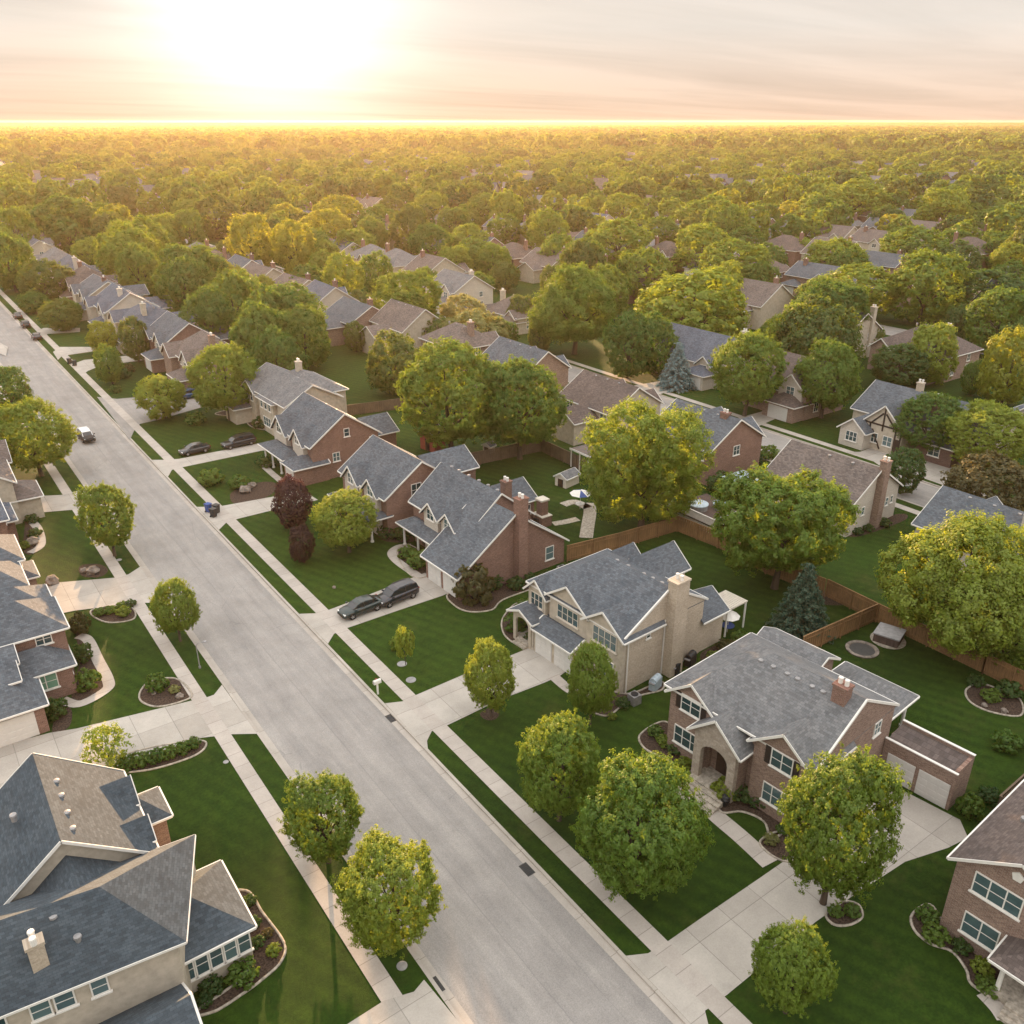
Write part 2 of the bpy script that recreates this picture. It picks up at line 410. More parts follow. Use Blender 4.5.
M['brick'] = m_brick('red_brown_brick', (0.155, 0.070, 0.052), (0.245, 0.128, 0.098), (0.27, 0.225, 0.19))
M['brick2'] = m_brick('mixed_tan_red_brick', (0.17, 0.095, 0.075), (0.30, 0.20, 0.155), (0.30, 0.26, 0.22))
M['brickdark'] = m_brick('dark_brick', (0.10, 0.05, 0.042), (0.16, 0.085, 0.07), (0.18, 0.15, 0.13))
M['cream'] = m_brick('cream_brick', (0.42, 0.35, 0.27), (0.50, 0.43, 0.34), (0.46, 0.40, 0.33))
M['stucco'] = plain('cream_stucco', (0.47, 0.41, 0.33), 0.95, 0.2, 0.12, scale=2)
M['siding'] = m_brick('pale_siding', (0.50, 0.46, 0.40), (0.53, 0.49, 0.43), (0.36, 0.33, 0.29), 40.0, 0.16, 0.012, 0.3)
M['bluesiding'] = m_brick('pale_blue_siding', (0.33, 0.37, 0.42), (0.36, 0.40, 0.45), (0.24, 0.27, 0.30), 40.0, 0.16, 0.012, 0.3)
M['white'] = plain('white_paint', (0.74, 0.71, 0.66), 0.6, 0.4, 0.05)
M['trim'] = plain('cream_trim', (0.60, 0.54, 0.46), 0.7, 0.3, 0.08)
M['garage'] = plain('white_garage_door', (0.62, 0.60, 0.57), 0.6, 0.4, 0.04)
M['stonewall'] = m_brick('pale_rough_stone', (0.33, 0.28, 0.23), (0.44, 0.38, 0.32), (0.36, 0.32, 0.28), .5, .25, .015)
M['shutter'] = plain('dark_brown_shutter', (0.035, 0.026, 0.022), 0.6)
M['vent'] = plain('grey_vent_metal', (0.30, 0.29, 0.29), 0.5, 0.5, 0.15, 0.3)
M['dark'] = plain('dark_metal', (0.02, 0.02, 0.022), 0.5, 0.5)
M['iron'] = plain('cast_iron', (0.05, 0.048, 0.046), 0.7, 0.4)
M['door'] = plain('dark_wooden_door', (0.05, 0.03, 0.022), 0.5, 0.4)
M['bark'] = m_wood('bark', (0.10, 0.075, 0.055))
M['fence'] = m_wood('cedar_fence', (0.27, 0.155, 0.075), (3, 3, 0.15))
M['fenceold'] = m_wood('weathered_fence', (0.17, 0.125, 0.09), (3, 3, 0.15))
M['deck'] = m_wood('deck_wood', (0.10, 0.07, 0.06))
M['blue'] = plain('blue_fabric', (0.06, 0.10, 0.28), 0.8, 0.2)
M['bluep'] = plain('pale_blue_cover', (0.42, 0.50, 0.56), 0.6)
M['redp'] = plain('faded_red_paint', (0.30, 0.07, 0.05), 0.7)
M['terra'] = plain('terracotta', (0.32, 0.14, 0.08), 0.8)
gm, gt, gb = mat('window_glass', 0.08, 0.7)
go_ = N(gt, 'ShaderNodeObjectInfo'); gn = math_(gt, 'ADD', math_(gt, 'MULTIPLY', go_.outputs['Random'], .7), math_(gt, 'MULTIPLY', noise(gt, coord(gt), 1.6, 3), .35)); gt.links.new(ramp(gt, gn, [(0.35, (0.03, 0.06, 0.068)), (0.7, (0.10, 0.16, 0.17))]), gb.inputs['Base Color'])
M['glass'] = gm
gm, gt, gb = mat('green_tinted_glass', 0.1, 0.6); gb.inputs['Base Color'].default_value = (0.16, 0.30, 0.22, 1); M['glassgreen'] = gm
def paint(name, col, metal=0.5):
    m, t, b = mat(name, 0.28, 0.5); b.inputs['Base Color'].default_value = (*col, 1); b.inputs['Metallic'].default_value = metal
    b.inputs['Coat Weight'].default_value = 0.5; b.inputs['Coat Roughness'].default_value = 0.06
    return m
M['carblack'] = paint('black_car_paint', (0.012, 0.012, 0.014), 0.0); M['cargrey'] = paint('graphite_car_paint', (0.035, 0.034, 0.04))
M['carsilver'] = paint('silver_car_paint', (0.42, 0.42, 0.43)); M['carblue'] = paint('blue_car_paint', (0.05, 0.10, 0.2))
M['cardull'] = paint('dull_black_car_paint', (0.010, 0.010, 0.011), 0.0); M['cardull'].node_tree.nodes['Principled BSDF'].inputs['Coat Weight'].default_value = 0.0; M['cardull'].node_tree.nodes['Principled BSDF'].inputs['Roughness'].default_value = 0.6
M['cargreen'] = paint('dark_green_grey_car_paint', (0.03, 0.042, 0.04)); M['carglare'] = paint('white_car_paint', (0.7, 0.7, 0.7), 0.1)
M['carglass'] = paint('dark_car_glass', (0.015, 0.018, 0.022), 0.0)
M['rubber'] = plain('tyre_rubber', (0.02, 0.02, 0.02), 0.9, 0.2); M['rim'] = plain('alloy_rim', (0.45, 0.45, 0.46), 0.3, 0.5, 0.05, 0.8)
M['lamp'] = plain('headlight_lens', (0.7, 0.7, 0.68), 0.15, 0.6, 0.05); M['tail'] = plain('red_tail_lens', (0.25, 0.01, 0.01), 0.2)
L = {
 'green': m_leaf('green_leaves', (0.095, 0.162, 0.024), (0.25, 0.34, 0.032)),
 'dark': m_leaf('dark_green_leaves', (0.055, 0.105, 0.024), (0.16, 0.25, 0.03)),
 'lime': m_leaf('yellow_green_leaves', (0.170, 0.225, 0.028), (0.36, 0.42, 0.035)),
 'fresh': m_leaf('fresh_green_leaves', (0.135, 0.205, 0.026), (0.38, 0.44, 0.035)),
 'gold': m_leaf('golden_leaves', (0.21, 0.225, 0.028), (0.60, 0.56, 0.04)),
 'bronze': m_leaf('bronze_leaves', (0.085, 0.08, 0.03), (0.22, 0.17, 0.035)),
 'olive': m_leaf('olive_leaves', (0.085, 0.125, 0.025), (0.27, 0.31, 0.03)),
 'purple': m_leaf('purple_leaves', (0.060, 0.024, 0.025), (0.10, 0.03, 0.025)),
 'tan': m_leaf('pale_tan_leaves', (0.24, 0.24, 0.085), (0.48, 0.44, 0.12)),
 'spruce': m_leaf('spruce_needles', (0.075, 0.13, 0.075), (0.05, 0.09, 0.04)),
 'bluespruce': m_leaf('blue_spruce_needles', (0.27, 0.38, 0.38), (0.15, 0.2, 0.18)),
}
# ------------------------------------------------------------------ foliage meshes (unit tree: crown radius 1, height 2.2)
def leaf_mesh(name, C, Nn, size, g, tone, aspect=0.6):
    """many small four-cornered leaf faces at centres C with normals Nn"""
    n = len(C)
    Nn = Nn/np.maximum(np.linalg.norm(Nn, axis=1, keepdims=True), 1e-6)
    ref = g.normal(size=(n, 3)); a = np.cross(Nn, ref); a /= np.maximum(np.linalg.norm(a, axis=1, keepdims=True), 1e-6)
    b = np.cross(Nn, a)
    s = (size*(0.65 + 0.7*g.random(n)))[:, None]
    bend = Nn*s*0.22
    v = np.empty((n, 4, 3))
    v[:, 0] = C - a*s; v[:, 1] = C - b*s*aspect + bend; v[:, 2] = C + a*s; v[:, 3] = C + b*s*aspect + bend
    me = bpy.data.meshes.new(name)
    me.vertices.add(n*4); me.vertices.foreach_set('co', v.reshape(-1).astype(np.float32))
    me.loops.add(n*4); me.loops.foreach_set('vertex_index', np.arange(n*4, dtype=np.int32))
    me.polygons.add(n); me.polygons.foreach_set('loop_start', np.arange(0, n*4, 4, dtype=np.int32))
    me.polygons.foreach_set('loop_total', np.full(n, 4, dtype=np.int32))
    me.update()
    at = me.attributes.new('tone', 'FLOAT', 'FACE'); at.data.foreach_set('value', tone.astype(np.float32))
    me.update(calc_edges=True)
    return me
def unit(v): return v/np.maximum(np.linalg.norm(v, axis=1, keepdims=True), 1e-6)
def crown_mesh(name, seed, n=22000, lobes=20, leaf=0.045, per=26, z0=0.42, z1=2.2, shape='round', airy=0.0, sig=0.055, twins=None, shaggy=.07, core_r=0.0):
    g = np.random.default_rng(seed)
    hz = (z1 - z0)/2; zc = (z1 + z0)/2
    # lobes spread over an uneven egg
    k = np.arange(lobes) + 0.5
    ph = np.arccos(1 - 2*k/lobes); th = math.pi*(1 + 5**.5)*k + g.random()*6
    d = np.stack([np.cos(th)*np.sin(ph), np.sin(th)*np.sin(ph), np.cos(ph)], 1)
    d = unit(d + g.normal(size=d.shape)*0.16)
    rr = (0.60 + 0.14*g.random(lobes))
    lr = 0.30 + 0.17*g.random(lobes)
    cz = d[:, 2]
    wide = 1.0 + (0.0 if shape != 'egg' else 1)*(-0.30*np.clip(cz, 0, 1)) + (0 if shape != 'spread' else 1)*(0.12*np.clip(cz, -.2, .6))
    LC = np.stack([d[:, 0]*rr*wide, d[:, 1]*rr*wide, d[:, 2]*rr], 1)
    core = np.array([[0, 0, 0.0], [0, 0, .3], [0, 0, -.3]]); LC = np.vstack([LC, core]); lr = np.append(lr, [0.55 + core_r, 0.5 + core_r*.5, 0.5 + core_r*.5])
    dd = np.vstack([d, np.zeros((3, 3))])
    if twins:                                   # several rounded heads joined in one crown
        allc = []; alld = []; allr = []
        for (tx, ty, tz, ts) in twins:
            allc.append(LC*ts + np.array([tx, ty, tz])); alld.append(dd); allr.append(lr*ts)
        LC = np.vstack(allc); dd = np.vstack(alld); lr = np.concatenate(allr)
    m = n//per
    seeds = []
    got = 0
    p = lr**2/np.sum(lr**2)
    while got < m:
        q = g.choice(len(LC), m*2, p=p)
        dr = unit(g.normal(size=(m*2, 3)) + dd[q]*0.9 + np.array([0, 0, .15]))
        r = lr[q]*(0.60 + 0.42*g.random(m*2)**0.6) + shaggy*(g.random(m*2)**5)*1.6
        c = LC[q] + dr*r[:, None]
        dist = np.linalg.norm(c[:, None, :] - LC[None], axis=2)/lr[None]
        dist[np.arange(len(c)), q] = 9
        ok = (dist.min(1) > 0.74)
        if airy > 0:
            hole = np.sin(c[:, 0]*5.1 + seed)*np.sin(c[:, 1]*4.7 + seed*2)*np.sin(c[:, 2]*5.3) 
            ok &= ~((np.abs(hole) < airy) & (g.random(len(c)) < 0.75))
        c = c[ok]; dr = dr[ok]
        seeds.append(np.concatenate([c, dr], 1)); got += len(c)
    S = np.vstack(seeds)[:m]
    tone_s = g.random(m)
    C = np.repeat(S[:, :3], per, 0); D = np.repeat(S[:, 3:], per, 0)
    # each tuft is a small dome of leaves pushed outward
    off = unit(g.normal(size=C.shape) + D*0.8)*(sig*(0.35 + 1.1*g.random((len(C), 1))))
    off += (D*.6 + np.array([0, 0, .5]))*(sig*1.3*g.random((len(C), 1))**2)
    C = C + off*np.array([1, 1, .85])
    zmin = -0.98
    C[:, 2] = np.where(C[:, 2] < zmin, zmin + (zmin - C[:, 2])*.3, C[:, 2])
    Nn = unit(off)*0.8 + D*0.7 + g.normal(size=C.shape)*0.38
    tone = np.repeat(tone_s, per)*0.6 + g.random(len(C))*0.4
    # fit to radius 1 and height
    rad = np.percentile(np.linalg.norm(C[:, :2], axis=1), 97)
    C[:, :2] /= rad
    lo, hi = np.percentile(C[:, 2], 0.5), np.percentile(C[:, 2], 99.7)
    C[:, 2] = z0 + (C[:, 2] - lo)/(hi - lo)*(z1 - z0)
    return leaf_mesh(name, C, Nn, leaf, g, tone)
def trunk_mesh(name, seed, limbs=7, r=0.055, clear=0.5, top=1.75, spread=0.6):
    q = rng(seed); b = MB()
    lean = (q.uniform(-.04, .04), q.uniform(-.04, .04))
    b.tube([(0, 0, -0.05), (0, 0, 0.03), (lean[0]*.4, lean[1]*.4, clear*.6), (lean[0], lean[1], clear), (lean[0]*1.6, lean[1]*1.6, top*.75), (lean[0]*2, lean[1]*2, top)],
           [r*1.55, r*1.15, r*.92, r*.82, r*.4, r*.12], 9)
    for i in range(limbs):
        a = 2*math.pi*i/limbs + q.uniform(-.4, .4); z = clear*(0.85 + 0.9*q.random()); e = spread*(0.75 + .5*q.random()); h = top - (top - z)*q.uniform(.15, .6)
        x, y = math.cos(a), math.sin(a)
        b.tube([(lean[0], lean[1], z), (x*e*.45 + lean[0], y*e*.45 + lean[1], z + (h - z)*.4), (x*e*1.05, y*e*1.05, h)], [r*.5, r*.32, r*.09], 6)
        a2 = a + q.uniform(.3, .7)
        b.tube([(x*e*.45 + lean[0], y*e*.45 + lean[1], z + (h - z)*.4), (math.cos(a2)*e, math.sin(a2)*e, h*.85)], [r*.24, r*.07], 5)
    return b.mesh(name, M['bark'], True)
def spruce_mesh(name, seed, n=14000, leaf=0.05):
    g = np.random.default_rng(seed); W = 22; C = []; D = []; T = []
    for i in range(W):
        f = i/(W - 1); z = 0.12 + 2.05*f; R = 1.0*(1 - f)**0.85 + 0.03; nb = int(6 + 10*(1 - f))
        for k in range(nb):
            a = 2*math.pi*(k + g.random()*.7)/nb + i; rl = R*(0.78 + .3*g.random()); cnt = int(n/W/nb*(1.6*(1 - f) + .35))
            u = g.random(cnt)**0.7
            wdt = 0.10*(1.1 - u) + .02
            x = np.cos(a)*rl*u + g.normal(size=cnt)*wdt*.8; y = np.sin(a)*rl*u + g.normal(size=cnt)*wdt*.8
            zz = z - 0.16*rl*u + 0.07*rl*u*u + g.normal(size=cnt)*.022
            C.append(np.stack([x, y, zz], 1)); D.append(np.stack([np.cos(a)*np.ones(cnt)*.5, np.sin(a)*np.ones(cnt)*.5, np.ones(cnt)], 1) + g.normal(size=(cnt, 3))*.6)
            T.append(np.full(cnt, g.random())*.5 + g.random(cnt)*.5)
    return leaf_mesh(name, np.vstack(C), np.vstack(D), leaf, g, np.concatenate(T), 0.35)

CR = {}
for i, (sd, lb, shp, air) in enumerate([(3, 22, 'round', 0), (11, 18, 'egg', 0), (23, 26, 'round', 0), (31, 24, 'spread', .12)]):
    CR['near%d' % i] = crown_mesh('crown', sd, 66000, lb + 12, 0.0205, 26, shape=shp, airy=air + .05, sig=0.05, shaggy=.12)
    CR['mid%d' % i] = crown_mesh('crown', sd + 50, 14000, lb + 4, 0.041, 14, z0=0.12, shape=shp, airy=air*.5, sig=0.075, core_r=.16)
CR['twin'] = crown_mesh('crown', 41, 72000, 16, 0.022, 30, twins=[(-.42, .1, -.02, .66), (.42, -.1, .02, .68), (.05, .35, .1, .6), (0, -.3, -.15, .6)], sig=.05)
CR['open'] = crown_mesh('crown', 45, 72000, 20, 0.0215, 28, shape='spread', airy=.16, twins=[(-.45, .15, .0, .6), (.45, .1, .05, .62), (0, .0, .22, .66), (-.1, -.45, -.2, .52), (.3, -.35, -.1, .5)], sig=.07)
CR['tall'] = crown_mesh('crown', 47, 72000, 16, 0.0195, 28, z0=0.2, twins=[(-.4, .1, .3, .55), (.3, .2, .4, .6), (.0, -.3, -.2, .62), (.35, -.2, -.35, .55), (-.35, -.2, -.4, .5)], sig=.055)
CR['sapling'] = crown_mesh('crown', 61, 2200, 10, 0.085, 12, z0=0.5, sig=.13, shape='egg')
CR['bush'] = crown_mesh('crown', 71, 3600, 12, 0.075, 14, z0=0.0, z1=1.35, sig=.09)
CR['bush2'] = crown_mesh('crown', 72, 2600, 9, 0.085, 12, z0=0.0, z1=1.2, sig=.12)
CR['spruce'] = spruce_mesh('crown', 5)
CR['wispy'] = crown_mesh('crown', 81, 2600, 14, 0.055, 9, z0=0.35, sig=.11, shape='spread', airy=.25)
for i in range(3):
    CR['far%d' % i] = crown_mesh('crown', 90 + i, 3400, 9 + i, 0.078, 10, z0=.1, sig=.085, shaggy=.03, core_r=.30, shape=('round', 'spread', 'egg')[i])
    CR['vfar%d' % i] = crown_mesh('crown', 95 + i, 650, 7, 0.18, 6, sig=.10, z0=0.1, shaggy=.02, core_r=.32)
TR = [trunk_mesh('trunk', s) for s in (1, 2)]
TRT = trunk_mesh('trunk', 3, 5, .035, .6, 1.7, .5)
TRS = MB().tube([(0, 0, -.02), (0, 0, 2.0)], [.06, .01], 7).mesh('trunk', M['bark'], True)
for me in CR.values(): me.materials.append(L['green'])

TREES = []
def tree_at(x, y, r, h, shape, leafm, label=None, name=None, group=None, trunk=None, rz=None, cat='tree', zs=None):
    q = rng(int(x*13 + y*7))
    nm = name or {'spruce': 'spruce_tree', 'bluespruce': 'blue_spruce_tree'}.get(leafm, 'leafy_tree')
    e = empty(nm, (x, y, 0), q.uniform(0, 6.28) if rz is None else rz, label, cat, group)
    e.scale = (r, r, h/2.2)
    c = link('crown', CR[shape], e)
    c.material_slots[0].link = 'OBJECT'; c.material_slots[0].material = L[leafm]
    if trunk != 'none':
        link('trunk', TRS if shape == 'spruce' else (trunk or q.choice(TR)), e)
    TREES.append((x, y, r, h, e))
    return e
def height_from(x, y, top_py):
    lo, hi = 0.3, 60
    for _ in range(40):
        m_ = (lo + hi)/2
        if P(x, y, m_)[1] > top_py: lo = m_
        else: hi = m_
    return (lo + hi)/2
def T(px, py, wpx, top, shape, leafm, label=None, dx=0, **k):
    """a tree whose trunk meets the ground at the surveyed point; width and top measured in the photograph"""
    bx = px
    for _ in range(4):                       # the trunk foot, so that the crown stands over the surveyed column
        x, y = G(bx, py); h = height_from(x, y, top)
        bx += px + dx - P(x, y, h*.62)[0]
    r = wpx/2*depth(x, y, h*.55)/FPX*(.91 if py > 500 else .98)
    h = max(h*(.87 if py > 780 else .93 if py > 500 else 1.02), r*1.1)
    return tree_at(x, y, r, h, shape, leafm, label, **k)
def bush(px, py, wpx, label, leafm='green', shape='bush', hs=0.62, group=None, cat='shrub', name='garden_shrub'):
    x, y = G(px, py); r = wpx/2*depth(x, y)/FPX
    o = link(name, CR[shape], None, (x, y, 0), (0, 0, (px*7 + py) % 6.28), (r, r, r*hs*1.35))
    o.material_slots[0].link = 'OBJECT'; o.material_slots[0].material = L[leafm]
    return tag(o, label, cat, group)

# ------------------------------------------------------------------ houses
WINMESH = {}
def winmesh(kind, w_, h_, n, mt):
    k = (kind, round(w_, 2), round(h_, 2), n, mt)
    if k in WINMESH: return WINMESH[k]
    f = .07
    if kind == 'frame':
        b = MB()
        b.box(-w_/2, w_/2, -.07, .03, 0, f); b.box(-w_/2, w_/2, -.07, .03, h_ - f, h_)
        b.box(-w_/2, -w_/2 + f, -.07, .03, f, h_ - f); b.box(w_/2 - f, w_/2, -.07, .03, f, h_ - f)
        for i in range(1, n):
            x = -w_/2 + w_*i/n; b.box(x - .035, x + .035, -.065, .03, f, h_ - f)
        for i in range(n):
            xa = -w_/2 + w_*i/n + (f if i == 0 else .035); xb = -w_/2 + w_*(i + 1)/n - (f if i == n - 1 else .035)
            b.box(xa, xb, -.058, .03, h_*.5 - .018, h_*.5 + .018)
        b.box(-w_/2 - .08, w_/2 + .08, -.13, .02, -.09, -.003)
        me = b.mesh('window', M[mt])
    elif kind == 'pane':
        me = MB().box(-w_/2 + f*.9, w_/2 - f*.9, -.036, .02, f*.9, h_ - f*.9).mesh('pane', M['glassgreen' if mt == 'green' else 'glass'])
    elif kind == 'shutter':
        b = MB().box(-.2, .2, -.06, .02, 0, h_)
        for i in range(int(h_/.12)): b.box(-.15, .15, -.075, -.061, .06 + i*.12, .12 + i*.12)
        me = b.mesh('shutter', M['shutter'])
    elif kind == 'garage':
        b = MB().box(-w_/2, w_/2, -.05, .02, 0.02, h_)
        rows = 4; cols = max(2, int(w_/.65))
        for r in range(rows):
            for c in range(cols):
                x0 = -w_/2 + w_*c/cols; z0 = h_*r/rows
                b.box(x0 + .07, x0 + w_/cols - .07, -.068, -.051, z0 + .08, z0 + h_/rows - .07)
        me = b.mesh('garage_door', M['garage'])
    elif kind == 'door':
        b = MB().box(-w_/2, w_/2, -.06, .02, 0.02, h_)
        for (a, c) in ((.12, .45), (.55, .92)):
            b.box(-w_/2 + .13, -.06, -.085, -.061, h_*a, h_*c); b.box(.06, w_/2 - .13, -.085, -.061, h_*a, h_*c)
        me = b.mesh('door', M[mt])
    WINMESH[k] = me
    return me
ROT = {'S': 0.0, 'E': math.pi/2, 'N': math.pi, 'W': -math.pi/2}
class House:
    def __init__(s, label, x, y, rot=0.0, wall='brick', roof='shgrey', trim='white', name='house', group=None, cat='house', z=0.0):
        s.e = empty(name, (x, y, z), rot, label, cat, group)
        s.wb = MB(); s.rb = MB(); s.tb = MB(); s.wall = wall; s.roofm = roof; s.trim = trim; s.walls2 = {}
        s.vents = []
    def wbm(s, wall):
        if wall is None or wall == s.wall: return s.wb
        return s.walls2.setdefault(wall, MB())
    def wing(s, x0, x1, y0, y1, ze, ax='y', pitch=.62, kind='gable', ov=.38, hips=(True, True), wall=None, z0=-0.2, fascia=True, ends=(1, 1), rt=.15):
        """walls up to eave height ze, roof ridge along ax; kind gable | hip | flat"""
        wb = s.wbm(wall)
        if ax == 'y': f = lambda u, v, z: (v, u, z); u0, u1, v0, v1 = y0, y1, x0, x1
        else: f = lambda u, v, z: (u, v, z); u0, u1, v0, v1 = x0, x1, y0, y1
        vm = (v0 + v1)/2; hf = (v1 - v0)/2; zr = ze + pitch*hf
        if kind == 'gable':
            vs = [f(u0,v0,z0), f(u0,v1,z0), f(u0,v1,ze), f(u0,vm,zr), f(u0,v0,ze), f(u1,v0,z0), f(u1,v1,z0), f(u1,v1,ze), f(u1,vm,zr), f(u1,v0,ze)]
            wb.add(vs, [(0,1,2,3,4), (5,9,8,7,6), (0,5,6,1), (1,6,7,2), (2,7,8,3), (3,8,9,4), (4,9,5,0)])
        else:
            wb.box(x0, x1, y0, y1, z0, ze)
            if kind == 'hip':
                for (u_, open_, sg) in ((u0, hips[0], 1), (u1, hips[1], -1)):
                    if not open_:
                        vs = [f(u_ - sg*.03, v0 - ov*.5, ze - pitch*ov*.5), f(u_ - sg*.03, v1 + ov*.5, ze - pitch*ov*.5), f(u_ - sg*.03, vm, zr + .01), f(u_ + sg*.2, v0, ze), f(u_ + sg*.2, v1, ze), f(u_ + sg*.2, vm, zr)]
                        wb.add(vs, [(0,1,2), (3,5,4), (0,3,4,1), (1,4,5,2), (2,5,3,0)])
        if kind == 'flat': return zr
        e = .012
        if kind == 'hip': ends = (1 if hips[0] else .04, 1 if hips[1] else .04)
        U0, U1 = u0 - ov*ends[0]*.8, u1 + ov*ends[1]*.8; V0, V1 = v0 - ov, v1 + ov
        zl = ze - pitch*ov + e; zt = zr + e
        def slab(pts):
            n = len(pts); up = [(p[0], p[1], p[2] + rt) for p in pts]
            s.rb.add(pts + up, [tuple(range(n-1, -1, -1)), tuple(range(n, 2*n))] + [(i, (i+1) % n, n + (i+1) % n, n + i) for i in range(n)])
        if kind == 'gable':
            slab([f(U0,V0,zl), f(U1,V0,zl), f(U1,vm,zt), f(U0,vm,zt)])
            slab([f(U1,V1,zl), f(U0,V1,zl), f(U0,vm,zt), f(U1,vm,zt)])
            if fascia:
                o = .03
                for (V, sg) in ((V0, -1), (V1, 1)):
                    s.tb.bar(f(U0, V + sg*.05, zl + .06), f(U1, V + sg*.05, zl + .06), .09, .13)
                for k_, (U, sg) in enumerate(((U0, -1), (U1, 1))):
                    if ends[k_]:
                        s.tb.bar(f(U + sg*o, V0 - .02, zl + .075), f(U + sg*o, vm, zt + .075), .05, .17)
                        s.tb.bar(f(U + sg*o, V1 + .02, zl + .075), f(U + sg*o, vm, zt + .075), .05, .17)
        else:
            r0 = U0 + (hf + ov if hips[0] else 0); r1 = U1 - (hf + ov if hips[1] else 0)
            if r0 > r1: r0 = r1 = (r0 + r1)/2
            a, b_, c, d = f(U0,V0,zl), f(U1,V0,zl), f(U1,V1,zl), f(U0,V1,zl); p, q_ = f(r0,vm,zt), f(r1,vm,zt)
            up = lambda t_: (t_[0], t_[1], t_[2] + rt)
            vs = [a, b_, c, d, p, q_] + [up(t_) for t_ in (a, b_, c, d, p, q_)]
            F = [(6,7,11,10), (8,9,10,11), (6,10,9), (7,8,11), (0,1,7,6), (1,2,8,7), (2,3,9,8), (3,0,6,9), (0,3,2,1)]
            vs2 = vs[:4] + vs[6:]   # drop the underside ridge
            mp_ = {0:0,1:1,2:2,3:3,6:4,7:5,8:6,9:7,10:8,11:9}
            s.rb.add(vs2, [tuple(mp_[i] for i in fc) for fc in F])
            if fascia:
                for (A, B, sg, dv) in ((a, b_, -1, 1), (d, c, 1, 1)):
                    w_ = .05*sg
                    if ax == 'y': A2 = (A[0] + w_, A[1], A[2] + .06); B2 = (B[0] + w_, B[1], B[2] + .06)
                    else: A2 = (A[0], A[1] + w_, A[2] + .06); B2 = (B[0], B[1] + w_, B[2] + .06)
                    s.tb.bar(A2, B2, .09, .13)
                for (u_, hp, sg) in ((U0, hips[0], -1), (U1, hips[1], 1)):
                    if not hp:
                        s.tb.bar(f(u_ + sg*.06, V0 - .02, zl + .075), f(u_ + sg*.06, vm, zt + .075), .12, .17); s.tb.bar(f(u_ + sg*.06, V1 + .02, zl + .075), f(u_ + sg*.06, vm, zt + .075), .12, .17)
                for (A, B, sg, hp) in ((a, d, -1, hips[0]), (b_, c, 1, hips[1])):
                    if not hp: continue
                    w_ = .05*sg
                    if ax == 'y': A2 = (A[0], A[1] + w_, A[2] + .055); B2 = (B[0], B[1] + w_, B[2] + .055)
                    else: A2 = (A[0] + w_, A[1], A[2] + .055); B2 = (B[0] + w_, B[1], B[2] + .055)
                    s.tb.bar(A2, B2, .085, .13)
        return zr
    def roof_poly(s, c, ra, rb, ze, zr, rt=.15, inset=.4, z0=-.2):
        """hipped roof over four corners (sw, se, ne, nw); ridge from ra to rb, open hip at rb"""
        lo = [(p[0], p[1], ze) for p in c] + [(ra[0], ra[1], zr), (rb[0], rb[1], zr)]
        up = [(p[0], p[1], p[2] + rt) for p in lo]
        s.rb.add(lo[:4] + up, [(0,3,2,1), (4,5,9,8), (5,6,9), (6,7,8,9), (7,4,8), (0,1,5,4), (1,2,6,5), (2,3,7,6), (3,0,4,7)])
        cx_ = sum(p[0] for p in c)/4; cy_ = sum(p[1] for p in c)/4
        w_ = []
        for p in c:
            d = Vector((cx_ - p[0], cy_ - p[1])); w_.append((p[0] + math.copysign(inset, d.x), p[1] + math.copysign(inset, d.y)))
        s.wb.prism(w_, z0, ze + .1)
        for i in range(3): s.tb.bar((c[i][0], c[i][1], ze + .06), (c[i+1][0], c[i+1][1], ze + .06), .09, .13)
    def part(s, name, me, face, pos, along, z, parent=None):
        loc = {'S': (along, pos, z), 'N': (along, pos, z), 'W': (pos, along, z), 'E': (pos, along, z)}[face]
        return link(name, me, parent or s.e, loc, (0, 0, ROT[face]))
    def win(s, face, pos, along, z, w_=1.8, h_=1.4, n=2, sh=False, mt='white', glass=None):
        o = s.part('window', winmesh('frame', w_, h_, n, mt), face, pos, along, z)
        link('pane', winmesh('pane', w_, h_, n, glass or mt), o)
        if sh:
            for sg in (-1, 1):
                dx = sg*(w_/2 + .24)
                link('shutter', winmesh('shutter', .4, h_, 1, mt), o, (dx, 0, 0))
        return o
    def garage(s, face, pos, along, w_=2.5, h_=2.2): return s.part('garage_door', winmesh('garage', w_, h_, 1, ''), face, pos, along, 0)
    def door(s, face, pos, along, z=0.2, w_=1.0, h_=2.1, mt='door'): return s.part('door', winmesh('door', w_, h_, 1, mt), face, pos, along, z)
    def chimney(s, x, y, z, w_=.8, d=1.1, m_=None, z0=0, pots=2):
        c = MB().box(x - w_/2, x + w_/2, y - d/2, y + d/2, z0, z).box(x - w_/2 - .07, x + w_/2 + .07, y - d/2 - .07, y + d/2 + .07, z, z + .16).build('chimney', M[m_ or s.wall], s.e)
        b = MB()
        for i in range(pots):
            b.lathe([(.15, 0), (.13, .3), (.17, .34), (.15, .42), (.05, .44)], 10, (x, y + (i - (pots-1)/2)*.45, z + .16))
        b.build('chimney_pot', M['white'], c); return c
    def vent(s, x, y, z):
        MB().lathe([(.15, -.25), (.15, .08), (.2, .1), (.18, .19), (.06, .22)], 10, (x, y, z)).build('roof_vent', M['vent'], s.e)
    def done(s):
        if s.wb.v: s.wb.build('wall', M[s.wall], s.e)
        for k, b in s.walls2.items(): b.build('wall', M[k], s.e)
        if s.rb.v:
            r = s.rb.build('roof', M[s.roofm], s.e)
            if s.tb.v: s.tb.build('fascia', M[s.trim], r)
        return s.e

